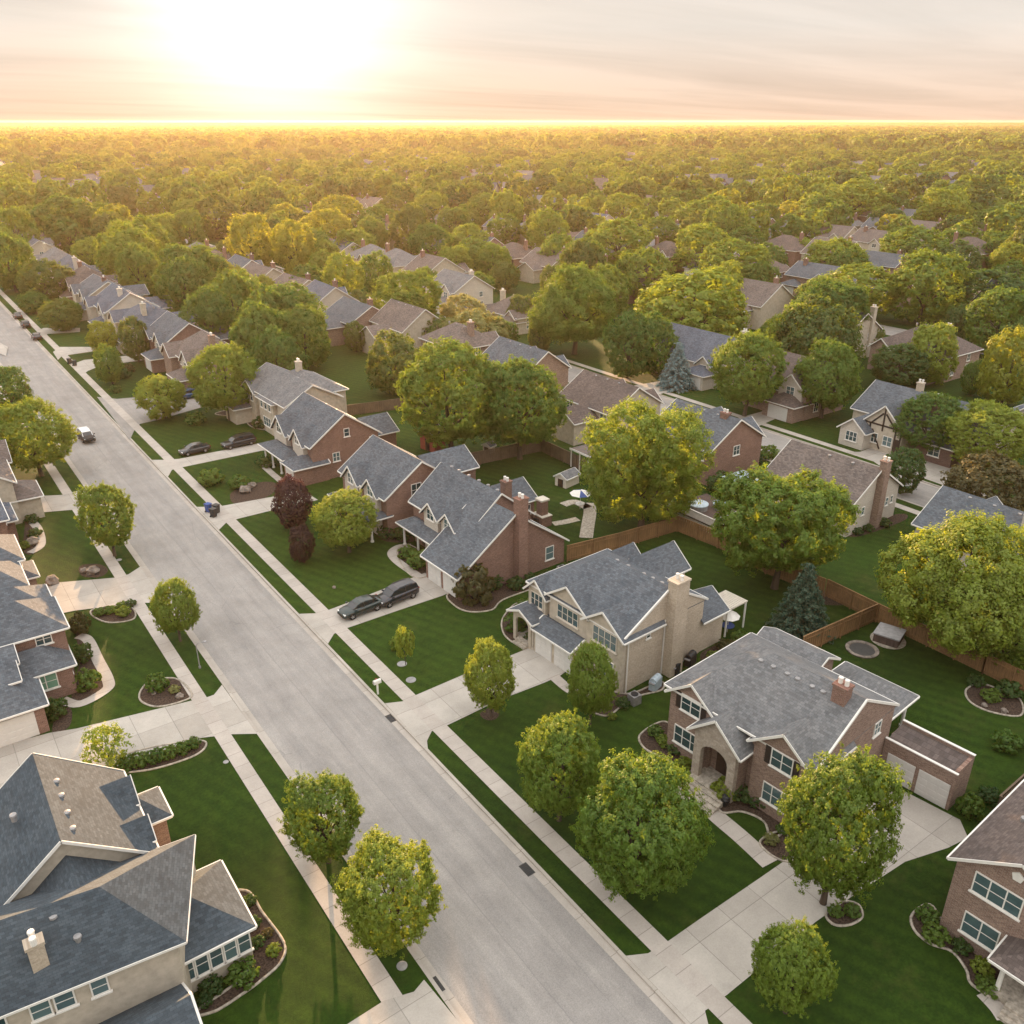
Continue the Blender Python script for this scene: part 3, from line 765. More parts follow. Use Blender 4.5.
def sheet(name, pts, m_, z, th=0.0, kind='structure', parent=None):
    b = MB()
    if th: b.prism(pts, z - th, z)
    else: b.add([(p[0], p[1], z) for p in pts], [tuple(range(len(pts)))])
    o = b.build(name, m_, parent)
    if not th:
        me = o.data
        if me.polygons[0].normal.z < 0: me.flip_normals()
    if kind: o['kind'] = kind
    return o
def smooth_loop(pts, k=6):
    n = len(pts); out = []
    for i in range(n):
        p0, p1, p2, p3 = pts[i-1], pts[i], pts[(i+1) % n], pts[(i+2) % n]
        for j in range(k):
            t = j/k
            out.append(tuple(0.5*((2*p1[a]) + (-p0[a] + p2[a])*t + (2*p0[a] - 5*p1[a] + 4*p2[a] - p3[a])*t*t + (-p0[a] + 3*p1[a] - 3*p2[a] + p3[a])*t**3) for a in (0, 1)))
    return out
def bed(px_pts, edging=True, smooth=True, m_='mulch', zoff=0.0):
    pts = [G(*p) for p in px_pts]
    lp = smooth_loop(pts) if smooth else pts
    o = sheet('planting_bed', lp, M[m_], 0.012 + zoff)
    if edging:
        b = MB(); n = len(lp)
        b.tube([(p[0], p[1], .03) for p in lp + [lp[0]]], [0.085]*(n + 1), 5, False)
        b.build('bed_edging', M['stone'], o, True)
    return o
BZ = [0]
def pathpoly(name, px_pts, m_='drive', z=0.02, smooth=False):
    BZ[0] += 1
    pts = [G(*p) for p in px_pts]
    if smooth: pts = smooth_loop(pts, 5)
    return sheet(name, pts, M[m_], z + 0.0007*BZ[0])
def ribbon(name, px_pts, width, m_='walk', z=0.03):
    pts = [G(*p) for p in px_pts]
    ext = [pts[0]] + pts + [pts[-1]]; c = []
    for i in range(1, len(ext) - 2):
        p0, p1, p2, p3 = ext[i-1:i+3]
        for j in range(6):
            t = j/6
            c.append(tuple(0.5*((2*p1[a]) + (-p0[a] + p2[a])*t + (2*p0[a] - 5*p1[a] + 4*p2[a] - p3[a])*t*t + (-p0[a] + 3*p1[a] - 3*p2[a] + p3[a])*t**3) for a in (0, 1)))
    c.append(pts[-1]); l = []; r = []
    for i, p in enumerate(c):
        q = c[min(i+1, len(c)-1)]; o = c[max(i-1, 0)]
        d = Vector((q[0]-o[0], q[1]-o[1])); d.normalize()
        l.append((p[0] - d.y*width/2, p[1] + d.x*width/2, z)); r.append((p[0] + d.y*width/2, p[1] - d.x*width/2, z))
    n = len(c); b = MB(); b.add(l + r, [(i, n+i, n+i+1, i+1) for i in range(n-1)])
    ob = b.build(name, M[m_]); ob['kind'] = 'structure'
    return ob

# ------------------------------------------------------------------ cars
def car(x, y, rot, label, paintm='carblack', kind='suv', group=None, length=4.8):
    nm = {'suv': 'parked_suv', 'sedan': 'parked_sedan'}[kind]
    e = empty(nm, (x, y, 0.025), rot, label, 'car', group)
    Lh = length/2; W = 0.95
    # body sections along x: (x, half width, underside, shoulder)
    if kind == 'suv': secs = [(-Lh, .72, .45, .78), (-Lh+.12, .86, .33, 1.0), (-Lh+.5, .94, .28, 1.06), (-.6, W, .26, 1.06), (.7, W, .26, 1.04), (1.25, .94, .28, 1.0), (Lh-.45, .9, .3, .92), (Lh-.12, .8, .36, .8), (Lh, .62, .45, .66)]
    else: secs = [(-Lh, .70, .42, .80), (-Lh+.12, .82, .32, .93), (-Lh+.6, .9, .27, .96), (-.6, .92, .24, .95), (.7, .92, .24, .93), (1.2, .91, .26, .89), (Lh-.45, .87, .28, .80), (Lh-.12, .78, .33, .68), (Lh, .6, .42, .58)]
    def loft(b, secs, n=12, crown_=.05):
        vs = []; fs = []
        for (sx, hw, z0, z1) in secs:
            zm = (z0 + z1)/2
            prof = [(-hw*.86, z0), (hw*.86, z0), (hw*.98, z0 + .1), (hw, zm), (hw*.99, z1 - .16), (hw*.93, z1 - .04), (hw*.7, z1 + crown_*.6), (0, z1 + crown_), (-hw*.7, z1 + crown_*.6), (-hw*.93, z1 - .04), (-hw*.99, z1 - .16), (-hw, zm), (-hw*.98, z0 + .1)]
            vs += [(sx, p[0], p[1]) for p in prof]
        n = 13
        for i in range(len(secs)-1):
            for k in range(n): fs.append((i*n+k, i*n+(k+1) % n, (i+1)*n+(k+1) % n, (i+1)*n+k))
        fs.append(tuple(range(n-1, -1, -1))); fs.append(tuple((len(secs)-1)*n + k for k in range(n)))
        b.add(vs, fs)
    b = MB(); loft(b, secs); b.build('body', M[paintm], e, True)
    if kind == 'suv': cab = [(-Lh+.12, .74, .98, 1.22), (-Lh+.38, .79, .98, 1.60), (-1.0, .80, 1.0, 1.66), (.15, .79, 1.0, 1.64), (.72, .76, .98, 1.50), (1.3, .72, .96, 1.06)]
    else: cab = [(-Lh+.55, .68, .90, 1.0), (-1.15, .72, .90, 1.34), (-.4, .73, .9, 1.42), (.2, .72, .88, 1.40), (.65, .70, .88, 1.26), (1.2, .66, .86, .96)]
    vs = []; fs = []
    for (sx, hw, z0, z1) in cab:
        vs += [(sx, -hw, z0), (sx, hw, z0), (sx, hw*.84, z1), (sx, -hw*.84, z1)]
    for i in range(len(cab)-1):
        for k in range(4): fs.append((i*4+k, i*4+(k+1) % 4, (i+1)*4+(k+1) % 4, (i+1)*4+k))
    fs.append((3,2,1,0)); nn = (len(cab)-1)*4; fs.append((nn, nn+1, nn+2, nn+3))
    MB().add(vs, fs).build('window', M['carglass'], e)
    rf = cab[1:-1]; b = MB()
    vs = []; fs = []
    for (sx, hw, z0, z1) in rf:
        vs += [(sx, -hw*.86, z1 - .03), (sx, hw*.86, z1 - .03), (sx, hw*.8, z1 + .035), (sx, 0, z1 + .055), (sx, -hw*.8, z1 + .035)]
    for i in range(len(rf)-1):
        for k in range(5): fs.append((i*5+k, i*5+(k+1) % 5, (i+1)*5+(k+1) % 5, (i+1)*5+k))
    fs.append((4,3,2,1,0)); nn = (len(rf)-1)*5; fs.append(tuple(nn + k for k in range(5)))
    b.add(vs, fs)
    for sg in (-1, 1):
        for (i, j) in ((0, 1), (len(cab)-1, len(cab)-2)):
            a_, c_ = cab[i], cab[j]
            b.bar((a_[0], sg*a_[1]*.97, a_[2] + .02), (c_[0], sg*c_[1]*.86, c_[3]), .08, .07)
        mx_ = cab[2]; b.bar((mx_[0] + .35, sg*.8, mx_[2]), (mx_[0] + .45, sg*.69, mx_[3] + .0), .09, .06)
        if kind == 'suv': b.bar((-1.6, sg*.62, 1.72), (.1, sg*.62, 1.72), .05, .05)
    b.build('roof', M[paintm], e, False); e.scale = (.92, .92, .92)
    for sx in (-Lh + .95, Lh - .92):
        for sg in (-1, 1):
            wv = MB()
            pr = [(.20, -.11), (.33, -.115), (.345, -.07), (.345, .07), (.33, .115), (.20, .11)]
            wl = link('wheel', wv.lathe(pr, 18).mesh('wheel', M['rubber'], True), e, (sx, sg*.83, .345), (math.pi/2, 0, 0))
            rv = MB().lathe([(.21, -.10), (.205, -.118*sg if sg > 0 else -.118), (.205, .118), (.21, .10)], 14)
            for k in range(5):
                a = 2*math.pi*k/5; rv.bar((0, 0, 0), (.2*math.cos(a), .2*math.sin(a), 0), .07, .25)
            link('rim', rv.mesh('rim', M['rim']), wl)
    zl = .68 if kind == 'suv' else .6
    for sg in (-1, 1):
        MB().box(Lh - .26, Lh - .1, sg*.6 - .16, sg*.6 + .16, zl, zl + .13).build('headlight', M['lamp'], e)
        MB().box(-Lh + .02, -Lh + .16, sg*.66 - .12, sg*.66 + .12, zl + .14, zl + .32).build('tail_light', M['tail'], e)
        MB().box(.95, 1.12, sg*1.0 - .09, sg*1.0 + .09, zl + .36, zl + .50).build('wing_mirror', M[paintm], e)
    return e
# ------------------------------------------------------------------ ground, streets, walks
FAR = 30000.0
def strip(b, x0, x1, y0, y1, z): b.add([(x0,y0,z),(x1,y0,z),(x1,y1,z),(x0,y1,z)], [(0,1,2,3)])
g_ = MB()
strip(g_, -FAR, 15.1, -600, FAR, 0); strip(g_, 24.65, 94.9, -600, FAR, 0); strip(g_, 102.8, FAR, -600, FAR, 0)
struct(g_.build('ground', M['grass']))
b = MB(); strip(b, 15.1, 24.65, -600, 4000, -0.12); struct(b.build('street', M['street']))
b = MB(); strip(b, 94.9, 102.8, -600, 4000, -0.12); struct(b.build('side_street', M['street']))
b = MB()
for (a, c) in ((24.0, 24.45), (15.3, 15.72), (102.2, 102.6), (95.1, 95.5)): strip(b, a, c, -300, 1500, -0.114)
struct(b.build('gutter', M['kerb']))
b = MB()
for (a, c) in ((24.45, 24.66), (15.09, 15.3), (102.6, 102.81), (94.89, 95.1)): b.box(a, c, -300, 1500, -0.13, 0.016)
struct(b.build('kerb', M['kerb']))
b = MB()
strip(b, 26.0, 27.2, -60, 1200, .028); strip(b, 12.4, 13.5, -60, 1200, .028)
strip(b, 103.7, 104.9, -60, 1200, .028); strip(b, 92.3, 93.5, -60, 1200, .028)
struct(b.build('sidewalk', M['walk']))
b = MB()
for k in list(range(2, 14)) + [-1, -2]:
    x = 20 + 79*k; strip(b, x - 4, x + 4, -200, 2500, .03 + .001*k)
struct(b.build('distant_street', M['street']))
b = MB()
for i, y in enumerate((300, 520, 800, 1200)):
    strip(b, 104, 1400, y, y + 8, .06 + .002*i)
struct(b.build('cross_street', M['street']))

D = pathpoly
D('driveway', [(626,956),(648,953.5),(668.6,941),(700,919),(760,878),(812,842),(868,804),(890,784),(960,820),(968,838),(948,848),(905,862),(850,898),(815.7,922),(727,995),(705,1011),(714,1048)])
D('driveway', [(385,703.5),(402.8,701.5),(414.2,696),(470,672),(527,649),(541,640),(556,652),(576,664),(560,676),(544,683),(500,700),(445.4,726.4),(431.8,731.3),(427,741),(428,750)])
D('driveway', [(299,614),(315,613.5),(326.4,611),(366,596),(406.7,580),(425,573),(456,590),(442,596),(400,610),(345,629),(334,634),(328,644)])
D('driveway', [(197,507),(207,507),(218.5,506.7),(271.8,497),(300,489),(318,500),(270,511),(237.6,519),(226,523),(219,530)])
D('driveway', [(152,460),(165,460),(178.8,459),(256.7,443.9),(276,440),(280,450),(262,450.7),(184,467),(172,470),(168,477)])
D('side_road', [(97,397),(117,399),(140,397),(165,400),(195,396),(203,407),(158,420),(140,424),(134,431),(130,440)], 'street')
D('driveway', [(53,352),(60,347),(95,347),(96,351),(62,356),(58,360)])
D('driveway', [(36,331),(44,328),(80,328),(80,332),(48,334),(42,337)])
D('driveway', [(76,363),(84,360),(135,355),(160,353),(160,358),(100,366),(88,371),(84,374)])
# left side
D('driveway', [(-60,760),(0,746),(50,733),(76.5,728.8),(191,701),(207,697.5),(214,695),(222,685),(257,734),(232,734.5),(202,738),(120,765),(90,790),(0,815),(-60,830)])
D('driveway', [(30,589),(60,582.5),(113.5,578),(128.5,574.5),(140,567),(165,603),(145,603),(131,603.6),(74,611),(30,620)])
D('driveway', [(-5,500),(4,497.8),(63,495),(74,492),(86,489),(98,506),(84,509),(72.5,510),(24.6,514),(-5,520)])
D('driveway', [(-5,352),(-5,340),(8,347),(6,356)])
D('driveway', [(310,1050),(348,1024),(384,1001),(414,992),(424,980),(490,1060),(400,1080)])
# second street side
D('driveway', [(845,452),(860,452),(899,436),(918,443),(898,456),(880,466),(868,458)])
D('driveway', [(738,418),(791,404),(800,408),(757,427)])
D('driveway', [(632,386),(690,376),(700,381),(655,396)])
D('driveway', [(900,470),(925,456),(960,470),(945,486)])
# garden walks
ribbon('front_path', [(770,864),(742,838),(712,812),(690,786)], 1.25)
ribbon('front_path', [(1008,1020),(1000,1008),(985,992)], 1.2)
ribbon('front_path', [(428,583),(412,572),(397,561),(392,553),(399,547),(411,546)], 1.0)
ribbon('front_path', [(592,700),(570,690),(553,676)], 0.95)
ribbon('front_path', [(62,700),(80,704),(106,690),(108,680),(98,660),(88,640),(78,636)], 0.9)
ribbon('front_path', [(29,519),(38,529),(41,545),(30,553)], 0.9)
ribbon('front_path', [(282,482),(268,470),(265,466),(274,463)], 0.9)
ribbon('front_path', [(150,358),(146,352),(142,350)], 1.0)
# planting beds
bed([(113,772),(150,770),(190,758),(205,748),(200,741),(150,748),(113,760)])
bed([(210,898),(246,891),(262,912),(284,943),(281,962),(262,980),(240,996),(214,1012),(196,1012),(250,968),(240,920)])
bed([(140,693),(142,702),(158,707),(184,701),(192,694),(176,679),(150,682)])
bed([(91,611),(97,619),(112,623),(134,619),(132,608),(112,606)])
bed([(76,632),(92,640),(108,684),(98,696),(76,706),(72,690),(80,660)], False)
bed([(62,700),(72,712),(68,728),(52,732)], False)
bed([(28,512),(40,530),(42,548),(24,552)], False)
bed([(80,566),(82,576),(100,577),(108,570),(98,564)], False)
bed([(640,735),(644,748),(660,757),(676,766),(684,776),(700,756),(676,730),(662,722)])
bed([(720,812),(742,812),(764,822),(772,840),(790,815),(735,783),(708,790)])
bed([(760,842),(782,832),(800,852),(790,862),(772,856)])
bed([(826,914),(834,925),(850,925),(862,917),(858,905),(842,902)])
bed([(912,915),(914,930),(930,944),(952,952),(966,970),(972,985),(1000,1000),(1010,980),(950,930),(930,905)])
bed([(503,618),(503,632),(512,642),(528,648),(534,632),(532,606),(516,604)])
bed([(448,594),(455,606),(470,612),(492,610),(503,600),(540,585),(516,582),(480,586)])
bed([(398,549),(402,566),(416,578),(430,574),(428,560),(412,546)])
bed([(580,700),(592,712),(608,716),(622,706),(640,696),(662,690),(660,682),(630,694),(600,690)])
bed([(480,714),(486,720),(496,719),(499,712),(490,708)], False)
bed([(966,690),(970,702),(990,712),(1020,716),(1020,700),(1000,690),(980,684)])
bed([(372,520),(382,540),(412,542),(410,535),(390,531)], False)
bed([(800,595),(818,604),(850,604),(846,590)], False)
bed([(215,414),(240,418),(254,428),(276,428),(266,405),(240,408)])
bed([(232,492),(255,483),(275,483),(272,494),(250,503),(233,503)], False)
bed([(848,528),(898,514),(905,520),(856,537)], False)
bed([(700,655),(720,645),(730,660),(712,672)], False)
bed([(760,650),(770,640),(800,648),(790,660)], False)

# ------------------------------------------------------------------ detailed houses of the right-hand row
def arch(h, x, y0, y1, ze, zr, ow, oh, th=.35, wall=None, z0=0.0):
    ym = (y0 + y1)/2; pts = [(y0, z0), (y0, ze), (ym, zr), (y1, ze), (y1, z0), (ym + ow/2, z0)]
    for i in range(9):
        a = math.pi*i/8; pts.append((ym + ow/2*math.cos(a), oh + ow/2*math.sin(a)*.75))
    pts.append((ym - ow/2, z0)); n = len(pts)
    vs = [(x, p[0], p[1]) for p in pts] + [(x + th, p[0], p[1]) for p in pts]
    h.wbm(wall).add(vs, [tuple(range(n)), tuple(range(2*n-1, n-1, -1))] + [(i, n+i, n+(i+1) % n, (i+1) % n) for i in range(n)])
def steps(h, x, y, w_, n, dirx=-1, rise=.16, run=.34, m_='stone'):
    b = MB()
    for i in range(n): b.box(min(x, x + dirx*run*(n-i)), max(x, x + dirx*run*(n-i)), y - w_/2, y + w_/2, rise*i + .001*i, rise*(i+1))
    b.build('steps', M[m_], h.e)
def column(h, x, y, z1, r=.13, m_='white', z0=0): MB().lathe([(r*1.5, 0), (r*1.5, .14), (r, .2), (r*.9, z1 - z0 - .22), (r*1.4, z1 - z0 - .12), (r*1.4, z1 - z0)], 10, (x, y, z0)).build('column', M[m_], h.e)
def pots(h): pass
_wing = House.wing
def roof_only(h, *a, **k):
    keep = h.wb; w2 = h.walls2; h.wb = MB(); h.walls2 = {}
    r = h.wing(*a, **k); h.wb = keep; h.walls2 = w2; return r

# brick house with arched entry
h = House('tan-red brick house with arched entry gable, front steps and two shuttered upper windows', 40.25, 23.35, .085, 'brick2', 'shlight', name='brick_house')
h.roofm = 'shlight'
h.wing(0, 9.6, 0, 11.7, 5.45, pitch=.56, kind='hip', hips=(False, True))
h.wing(-.35, 4.3, 7.75, 11.35, 5.2, 'x', .78, ends=(1, 0))
h.wing(-.45, 4.2, .12, 4.3, 5.2, 'x', .78, ends=(1, 0))
roof_only(h, -1.5, 4.0, 4.75, 8.35, 4.3, 'x', .88, ends=(1, 0))
arch(h, -1.5, 4.85, 8.25, 4.35, 5.8, 2.2, 2.7, .4, 'stonewall')
h.wb.box(-1.1, -.0, 7.95, 8.25, 0, 4.32); h.wb.box(-1.1, 0, 4.85, 5.15, 0, 4.32)
MB().box(-1.5, 0, 5.15, 7.95, .0, .5).build('porch_floor', M['stone'], h.e)
steps(h, -1.5, 6.55, 3.1, 5, rise=.1, run=.42)
h.door('W', 0, 6.5, .5, 1.5, 2.3)
MB().lathe([(.2, 0), (.28, .4), (.3, .45)], 10, (-1.9, 5.0, .0)).blob((-1.9, 5.0, .65), .32, 1).build('planter', M['dark'], h.e)
h.win('W', -.35, 9.6, 4.1, 1.7, 1.35, 2, True); h.win('W', -.35, 9.7, 1.1, 2.2, 1.5, 3)
h.win('W', -.45, 2.2, 4.0, 1.6, 1.35, 2, True); h.win('W', -.45, 2.2, 1.0, 2.1, 1.5, 3)
h.win('S', 0, 2.0, 1.2, 1.2, 1.4); h.win('S', 0, 7.4, 4.1, .9, 1.1)
h.win('E', 9.6, 3, 4.0, 1.6, 1.3); h.win('E', 9.6, 8, 4.0, 1.6, 1.3); h.win('N', 11.7, 3, 4, 1.4, 1.2); h.win('N', 11.7, 6.8, 1, 1.4, 1.2)
h.chimney(4.1, 1.3, 8.9, .8, .95, 'brick', 5)
for yy in (1.6, 2.5, 3.3, 4.4, 5.2, 6.3, 7.3): h.vent(4.0, yy, 7.72)
h.wing(9.4, 12.4, 6.2, 11.2, 4.9, 'y', .5)
roof_only(h, 10.2, 15.4, 1.2, 6.4, 2.9, 'x', .5, 'hip', hips=(False, True))
for (px_, py_) in ((15.2, 1.4), (15.2, 6.2), (10.6, 1.5)): column(h, px_, py_, 2.75)
h.wb.box(9.0, 11.6, -5.0, -.05, 0, 2.55); h.wb.box(9.0, 9.25, -5.0, -.05, 2.55, 2.95); h.wb.box(11.35, 11.6, -5.0, -.05, 2.55, 3.25); h.wb.box(9.25, 11.35, -5, -4.75, 2.55, 3.1)
MB().add([(9.26, -4.74, 2.66), (11.34, -4.74, 3.05), (11.34, -.06, 3.05), (9.26, -.06, 2.66), (9.26, -4.74, 2.56), (11.34, -4.74, 2.56), (11.34, -.06, 2.56), (9.26, -.06, 2.56)], [(0, 1, 2, 3), (4, 7, 6, 5), (0, 4, 5, 1), (1, 5, 6, 2), (2, 6, 7, 3), (3, 7, 4, 0)]).build('garage_roof', M['shbrown'], h.e)
h.tb.bar((9.12, -5.05, 3.0), (9.12, -.05, 3.0), .2, .06); h.tb.bar((11.47, -5.05, 3.3), (11.47, -.05, 3.3), .2, .06)
h.garage('W', 9.0, -1.45, 1.95, 2.0); h.garage('W', 9.0, -3.75, 2.1, 2.0)
h.wb.box(11.6, 13.0, -2.2, .6, 0, 1.6)
h.done()

# cream brick house
h = House('cream brick house with twin garage doors, three front gables and tall side chimney', 41.0, 41.5, .055, 'cream', 'shgrey', name='cream_brick_house')
h.wing(0, 9.2, 0, 11.6, 5.35, pitch=.56, kind='hip', hips=(False, True))
h.wing(-.45, 4.1, .05, 4.15, 5.2, 'x', .72, ends=(1, 0), wall='stucco'); h.wing(-.25, 4.1, 4.3, 8.9, 5.3, 'x', .70, ends=(1, 0), wall='stucco'); h.wing(-.4, 3.0, 9.3, 11.55, 4.9, 'x', .95, ends=(1, 0), wall='stucco')
h.wing(-1.7, .4, 4.2, 9.2, 2.5, 'y', .5, 'hip', hips=(False, False), wall='stucco')
h.garage('W', -1.7, 5.5, 2.1, 2.05); h.garage('W', -1.7, 7.95, 2.1, 2.05)
roof_only(h, -1.9, .2, 9.35, 12.0, 2.85, 'x', .45, ends=(1, 0)); arch(h, -1.85, 9.5, 11.9, 2.85, 3.35, 1.7, 2.0, .2, 'stucco')
for yy in (9.5, 11.85): column(h, -1.6, yy, 2.6, .12, 'trim')
MB().box(-1.7, 0, 9.4, 12, 0, .3).build('porch_floor', M['stone'], h.e); steps(h, -1.7, 10.6, 1.6, 2)
h.door('W', -.4, 10.6, .3, 1.0, 2.1)
h.win('W', -.45, 2.0, 3.6, 2.7, 1.5, 4, mt='trim'); h.win('W', -.45, 1.7, .8, 1.7, 1.7, 2, mt='white')
h.win('W', -.25, 6.6, 3.55, 2.6, 1.35, 4, mt='trim'); h.win('W', -.4, 10.4, 3.4, 1.6, 1.3, 3, mt='trim')
h.win('S', 0, 2.4, 4.2, .5, .6, 1); h.win('E', 9.2, 2.4, 3.8, 1.5, 1.3); h.win('E', 9.2, 9.6, 3.8, 1.5, 1.3)
h.chimney(5.1, -.5, 8.7, 1.5, .95, 'cream')
h.tb.box(4.25, 4.38, -.10, -.02, 0, 5.2); h.tb.box(.05, .16, -.10, -.02, 0, 5.2)
h.wing(5.2, 12.6, 5.0, 8.7, 5.3, 'x', .86, ends=(0, 1)); h.wing(6, 10.9, 8.9, 11.5, 4.8, 'x', .9, ends=(0, 1))
h.wing(9.0, 12.2, .05, 3.6, 3.3, 'x', .7, ends=(0, 1))
for yy in (1.2, 2.2, 3.2, 5.0, 6.3): h.vent(5.0, yy, 7.7)
h.done()
pg = empty('patio_canopy', (53.9, 42.6, 0), .055, 'beige slatted patio canopy on a white post behind the cream brick house', 'canopy')
b = MB()
for i in range(12): b.box(-.2 + i*.25, -.02 + i*.25, -.3, 2.2, 2.72, 2.78)
b.bar((-.2, -.2, 2.66), (2.8, -.2, 2.66), .1, .1); b.bar((-.2, 2.1, 2.66), (2.8, 2.1, 2.66), .1, .1); b.build('canopy_roof', M['trim'], pg)
for p in ((2.6, -.2), (2.6, 2.1), (0, -.2)): MB().box(p[0] - .06, p[0] + .06, p[1] - .06, p[1] + .06, 0, 2.62).build('post', M['white'], pg)

# dormered brick house with tall chimney
h = House('brick house with two white dormers and tall side chimney beside the two parked cars', 39.2, 61.7, .035, 'brick', 'shgrey', name='brick_house')
h.wing(2.5, 10.4, 3.4, 13.7, 4.9, pitch=.80); h.wing(-1.0, 12.2, 0, 5.9, 2.6, pitch=.70)
for (a, c) in ((4.9, 7.3), (8.0, 10.6)): h.wing(1.9, 5.5, a, c, 4.9, 'x', .95, ends=(1, 0), wall='siding')
roof_only(h, .9, 3.2, 5.9, 13.9, 2.7, 'y', .45, 'hip')
for yy in (8, 10.8, 13.6): column(h, 1.15, yy, 2.65)
h.garage('W', -1.0, 1.6, 2.3, 2.05); h.garage('W', -1.0, 4.3, 2.3, 2.05)
h.win('W', 1.9, 6.1, 4.3, 1.3, 1.2); h.win('W', 1.9, 9.3, 4.3, 1.3, 1.2); h.win('W', 2.5, 8.8, 1, 2.2, 1.5, 3); h.door('W', 2.5, 11.6)
h.win('S', 0, 10.2, .9, 1.1, 1.5, 1); h.win('S', 0, 1.0, 1.2, .9, .9, 1); h.win('E', 10.4, 9.5, 3.3, 1.6, 1.3)
h.chimney(6.1, -.45, 8.9, 1.1, .9, 'brick', 0)
h.wing(9.8, 16.0, 9.6, 14.6, 3.0, 'x', .62, 'gable'); h.chimney(11.9, 9.5, 6.0, .9, .9, 'brick')
for yy in (4.4, 6, 7.6, 9.4, 11.2, 12.6): h.vent(6.9, yy, 7.9)
h.win('E', 16.0, 12.1, 1.2, 1.5, 1.2); h.win('S', 9.6, 14.3, 1.2, 2.2, 1.2, 3)
h.done()

# brick gable behind the round maple
h = House('brick house with plain side gable and two upper windows behind the round lawn maple', 39.1, 77.6, .02, 'brick', 'shgrey', name='brick_house')
h.wing(0, 9.0, 0, 10.4, 4.9, pitch=.70); h.wing(7.6, 13.8, 3.0, 8.6, 4.5, 'x', .6, ends=(0, 1))
for (a, c) in ((1.2, 4.1), (5.6, 8.8)): h.wing(-.5, 4.2, a, c, 4.9, 'x', .95, ends=(1, 0), wall='siding')
roof_only(h, -2.0, .3, 0.2, 9.4, 2.7, 'y', .4, 'hip')
for yy in (.4, 3.4, 6.2, 9.2): column(h, -1.8, yy, 2.65)
h.win('S', 0, 3.8, 4.2, 1.3, 1.5, 2); h.win('S', 0, 6.1, 4.9, .7, 1.2, 1); h.win('W', -.5, 2.6, 4.4, 1.3, 1.2); h.win('W', -.5, 7.2, 4.4, 1.3, 1.2)
h.win('W', 0, 2.4, 1, 2, 1.4, 3); h.door('W', 0, 4.9); h.win('W', 0, 7.6, 1, 2, 1.4, 3)
for yy in (3, 5, 7): h.vent(4.9, yy, 7.6)
h.done()

h = House('brick side-gable house facing the lawn with two dark cars in its driveway', 39.3, 97.5, .02, 'brick', 'shgrey', name='brick_house')
h.wing(0, 9.4, 0, 11.5, 4.9, pitch=.70)
for (a, c) in ((1.4, 4.6), (6.6, 10.6)): h.wing(-.6, 4.4, a, c, 4.8, 'x', .98, ends=(1, 0), wall='siding')
h.wing(-2.6, 2, -.2, 3.2, 2.5, 'x', .5, 'hip', hips=(True, False)); roof_only(h, -2.4, .3, 3.4, 10.8, 2.7, 'y', .4, 'hip')
for yy in (5.5, 8.2, 10.6): column(h, -2.1, yy, 2.65)
h.win('S', 0, 4.9, 5.2, .8, 1.1, 1); h.win('S', 0, 3.2, 2.2, 1.0, 1.2, 2); h.win('S', 0, 8.4, 3.6, .7, .9, 1); h.win('W', -.6, 3, 4.5, 1.2, 1.2); h.win('W', -.6, 8.6, 4.5, 1.4, 1.4)
h.garage('W', -2.6, 1.5, 2.4, 2.0); h.door('W', 0, 6.5); h.wing(9.3, 13.5, 2.6, 8.4, 3.6, 'x', .55, ends=(0, 1))
for yy in (3, 6): h.vent(5.2, yy, 7.8)
h.done()

h = House('tan two-storey house with stepped pale grey hipped roofs and a corner porch', 42.6, 113.6, .03, 'stucco', 'shlight', name='hipped_roof_house')
h.wing(0, 8.4, 0, 15.5, 5.4, pitch=.55, kind='gable'); h.wing(2.5, 10.6, 2.5, 14, 5.6, 'y', .5, 'hip'); h.wing(-.6, 4.4, 3.4, 8.6, 5.1, 'x', .62, 'hip', hips=(True, False)); h.wing(-.5, 4, 10.2, 14.6, 5.1, 'x', .62, 'gable', ends=(1, 0))
h.wing(-3, .2, 12.4, 16.5, 2.5, 'x', .5, 'hip')
for yy in (4.6, 6.0, 7.4, 11.4, 13.2): h.win('W', -.6 if yy < 9 else -.5, yy, 3.6, .9, 1.4, 1)
h.win('W', -.6, 6, 1, 2.6, 1.4, 3); h.door('W', 0, 9.4); h.garage('W', 0, 1.7, 2.4, 2.1); h.win('S', 0, 3.5, 3.8, 1, 1.1); h.vent(4.4, 5, 7.6); h.chimney(6.4, 9.0, 8.9, .8, .8, 'stucco', 4)
h.done()

# brick house in the bottom right corner
h = House('brick house with white window frames, cut by the bottom right corner of the photo', 40.65, 8.4, .06, 'brick2', 'shbrown', name='brick_house')
h.wing(0, 13, 0, 6.0, 5.45, 'x', .66); h.wing(4, 12, -8, 0.1, 5.4, 'y', .62, ends=(1, 0))
h.win('W', 0, 3.75, 3.95, 2.5, 1.4, 3); h.win('W', 0, 4.0, .95, 1.9, 1.5, 2)
gp = MB().lathe([(.33, 0), (.33, .06)], 5, (0, 0, 0)).build('gable_plaque', M['white'], h.e); gp.location = (-.0, 3.1, 6.45); gp.rotation_euler = (0, -math.pi/2, 0)
roof_only(h, -1.9, .3, -1.4, 2.35, 2.6, 'x', .5, 'hip', hips=(True, False))
for yy in (-1.2, 2.1): column(h, -1.65, yy, 2.5)
MB().box(-1.9, 0, -1.3, 2.3, 0, .45).build('porch_floor', M['stone'], h.e); steps(h, -1.9, .6, 1.7, 3, rise=.15); h.door('W', 0, .5, .45)
h.vent(4.2, 4.6, 6.6); h.vent(7.2, 4.9, 6.4); h.win('N', 6, 4, 3.6, 1.1, 1.3); h.win('N', 6, 8.5, 1, 1.5, 1.3)
h.done()

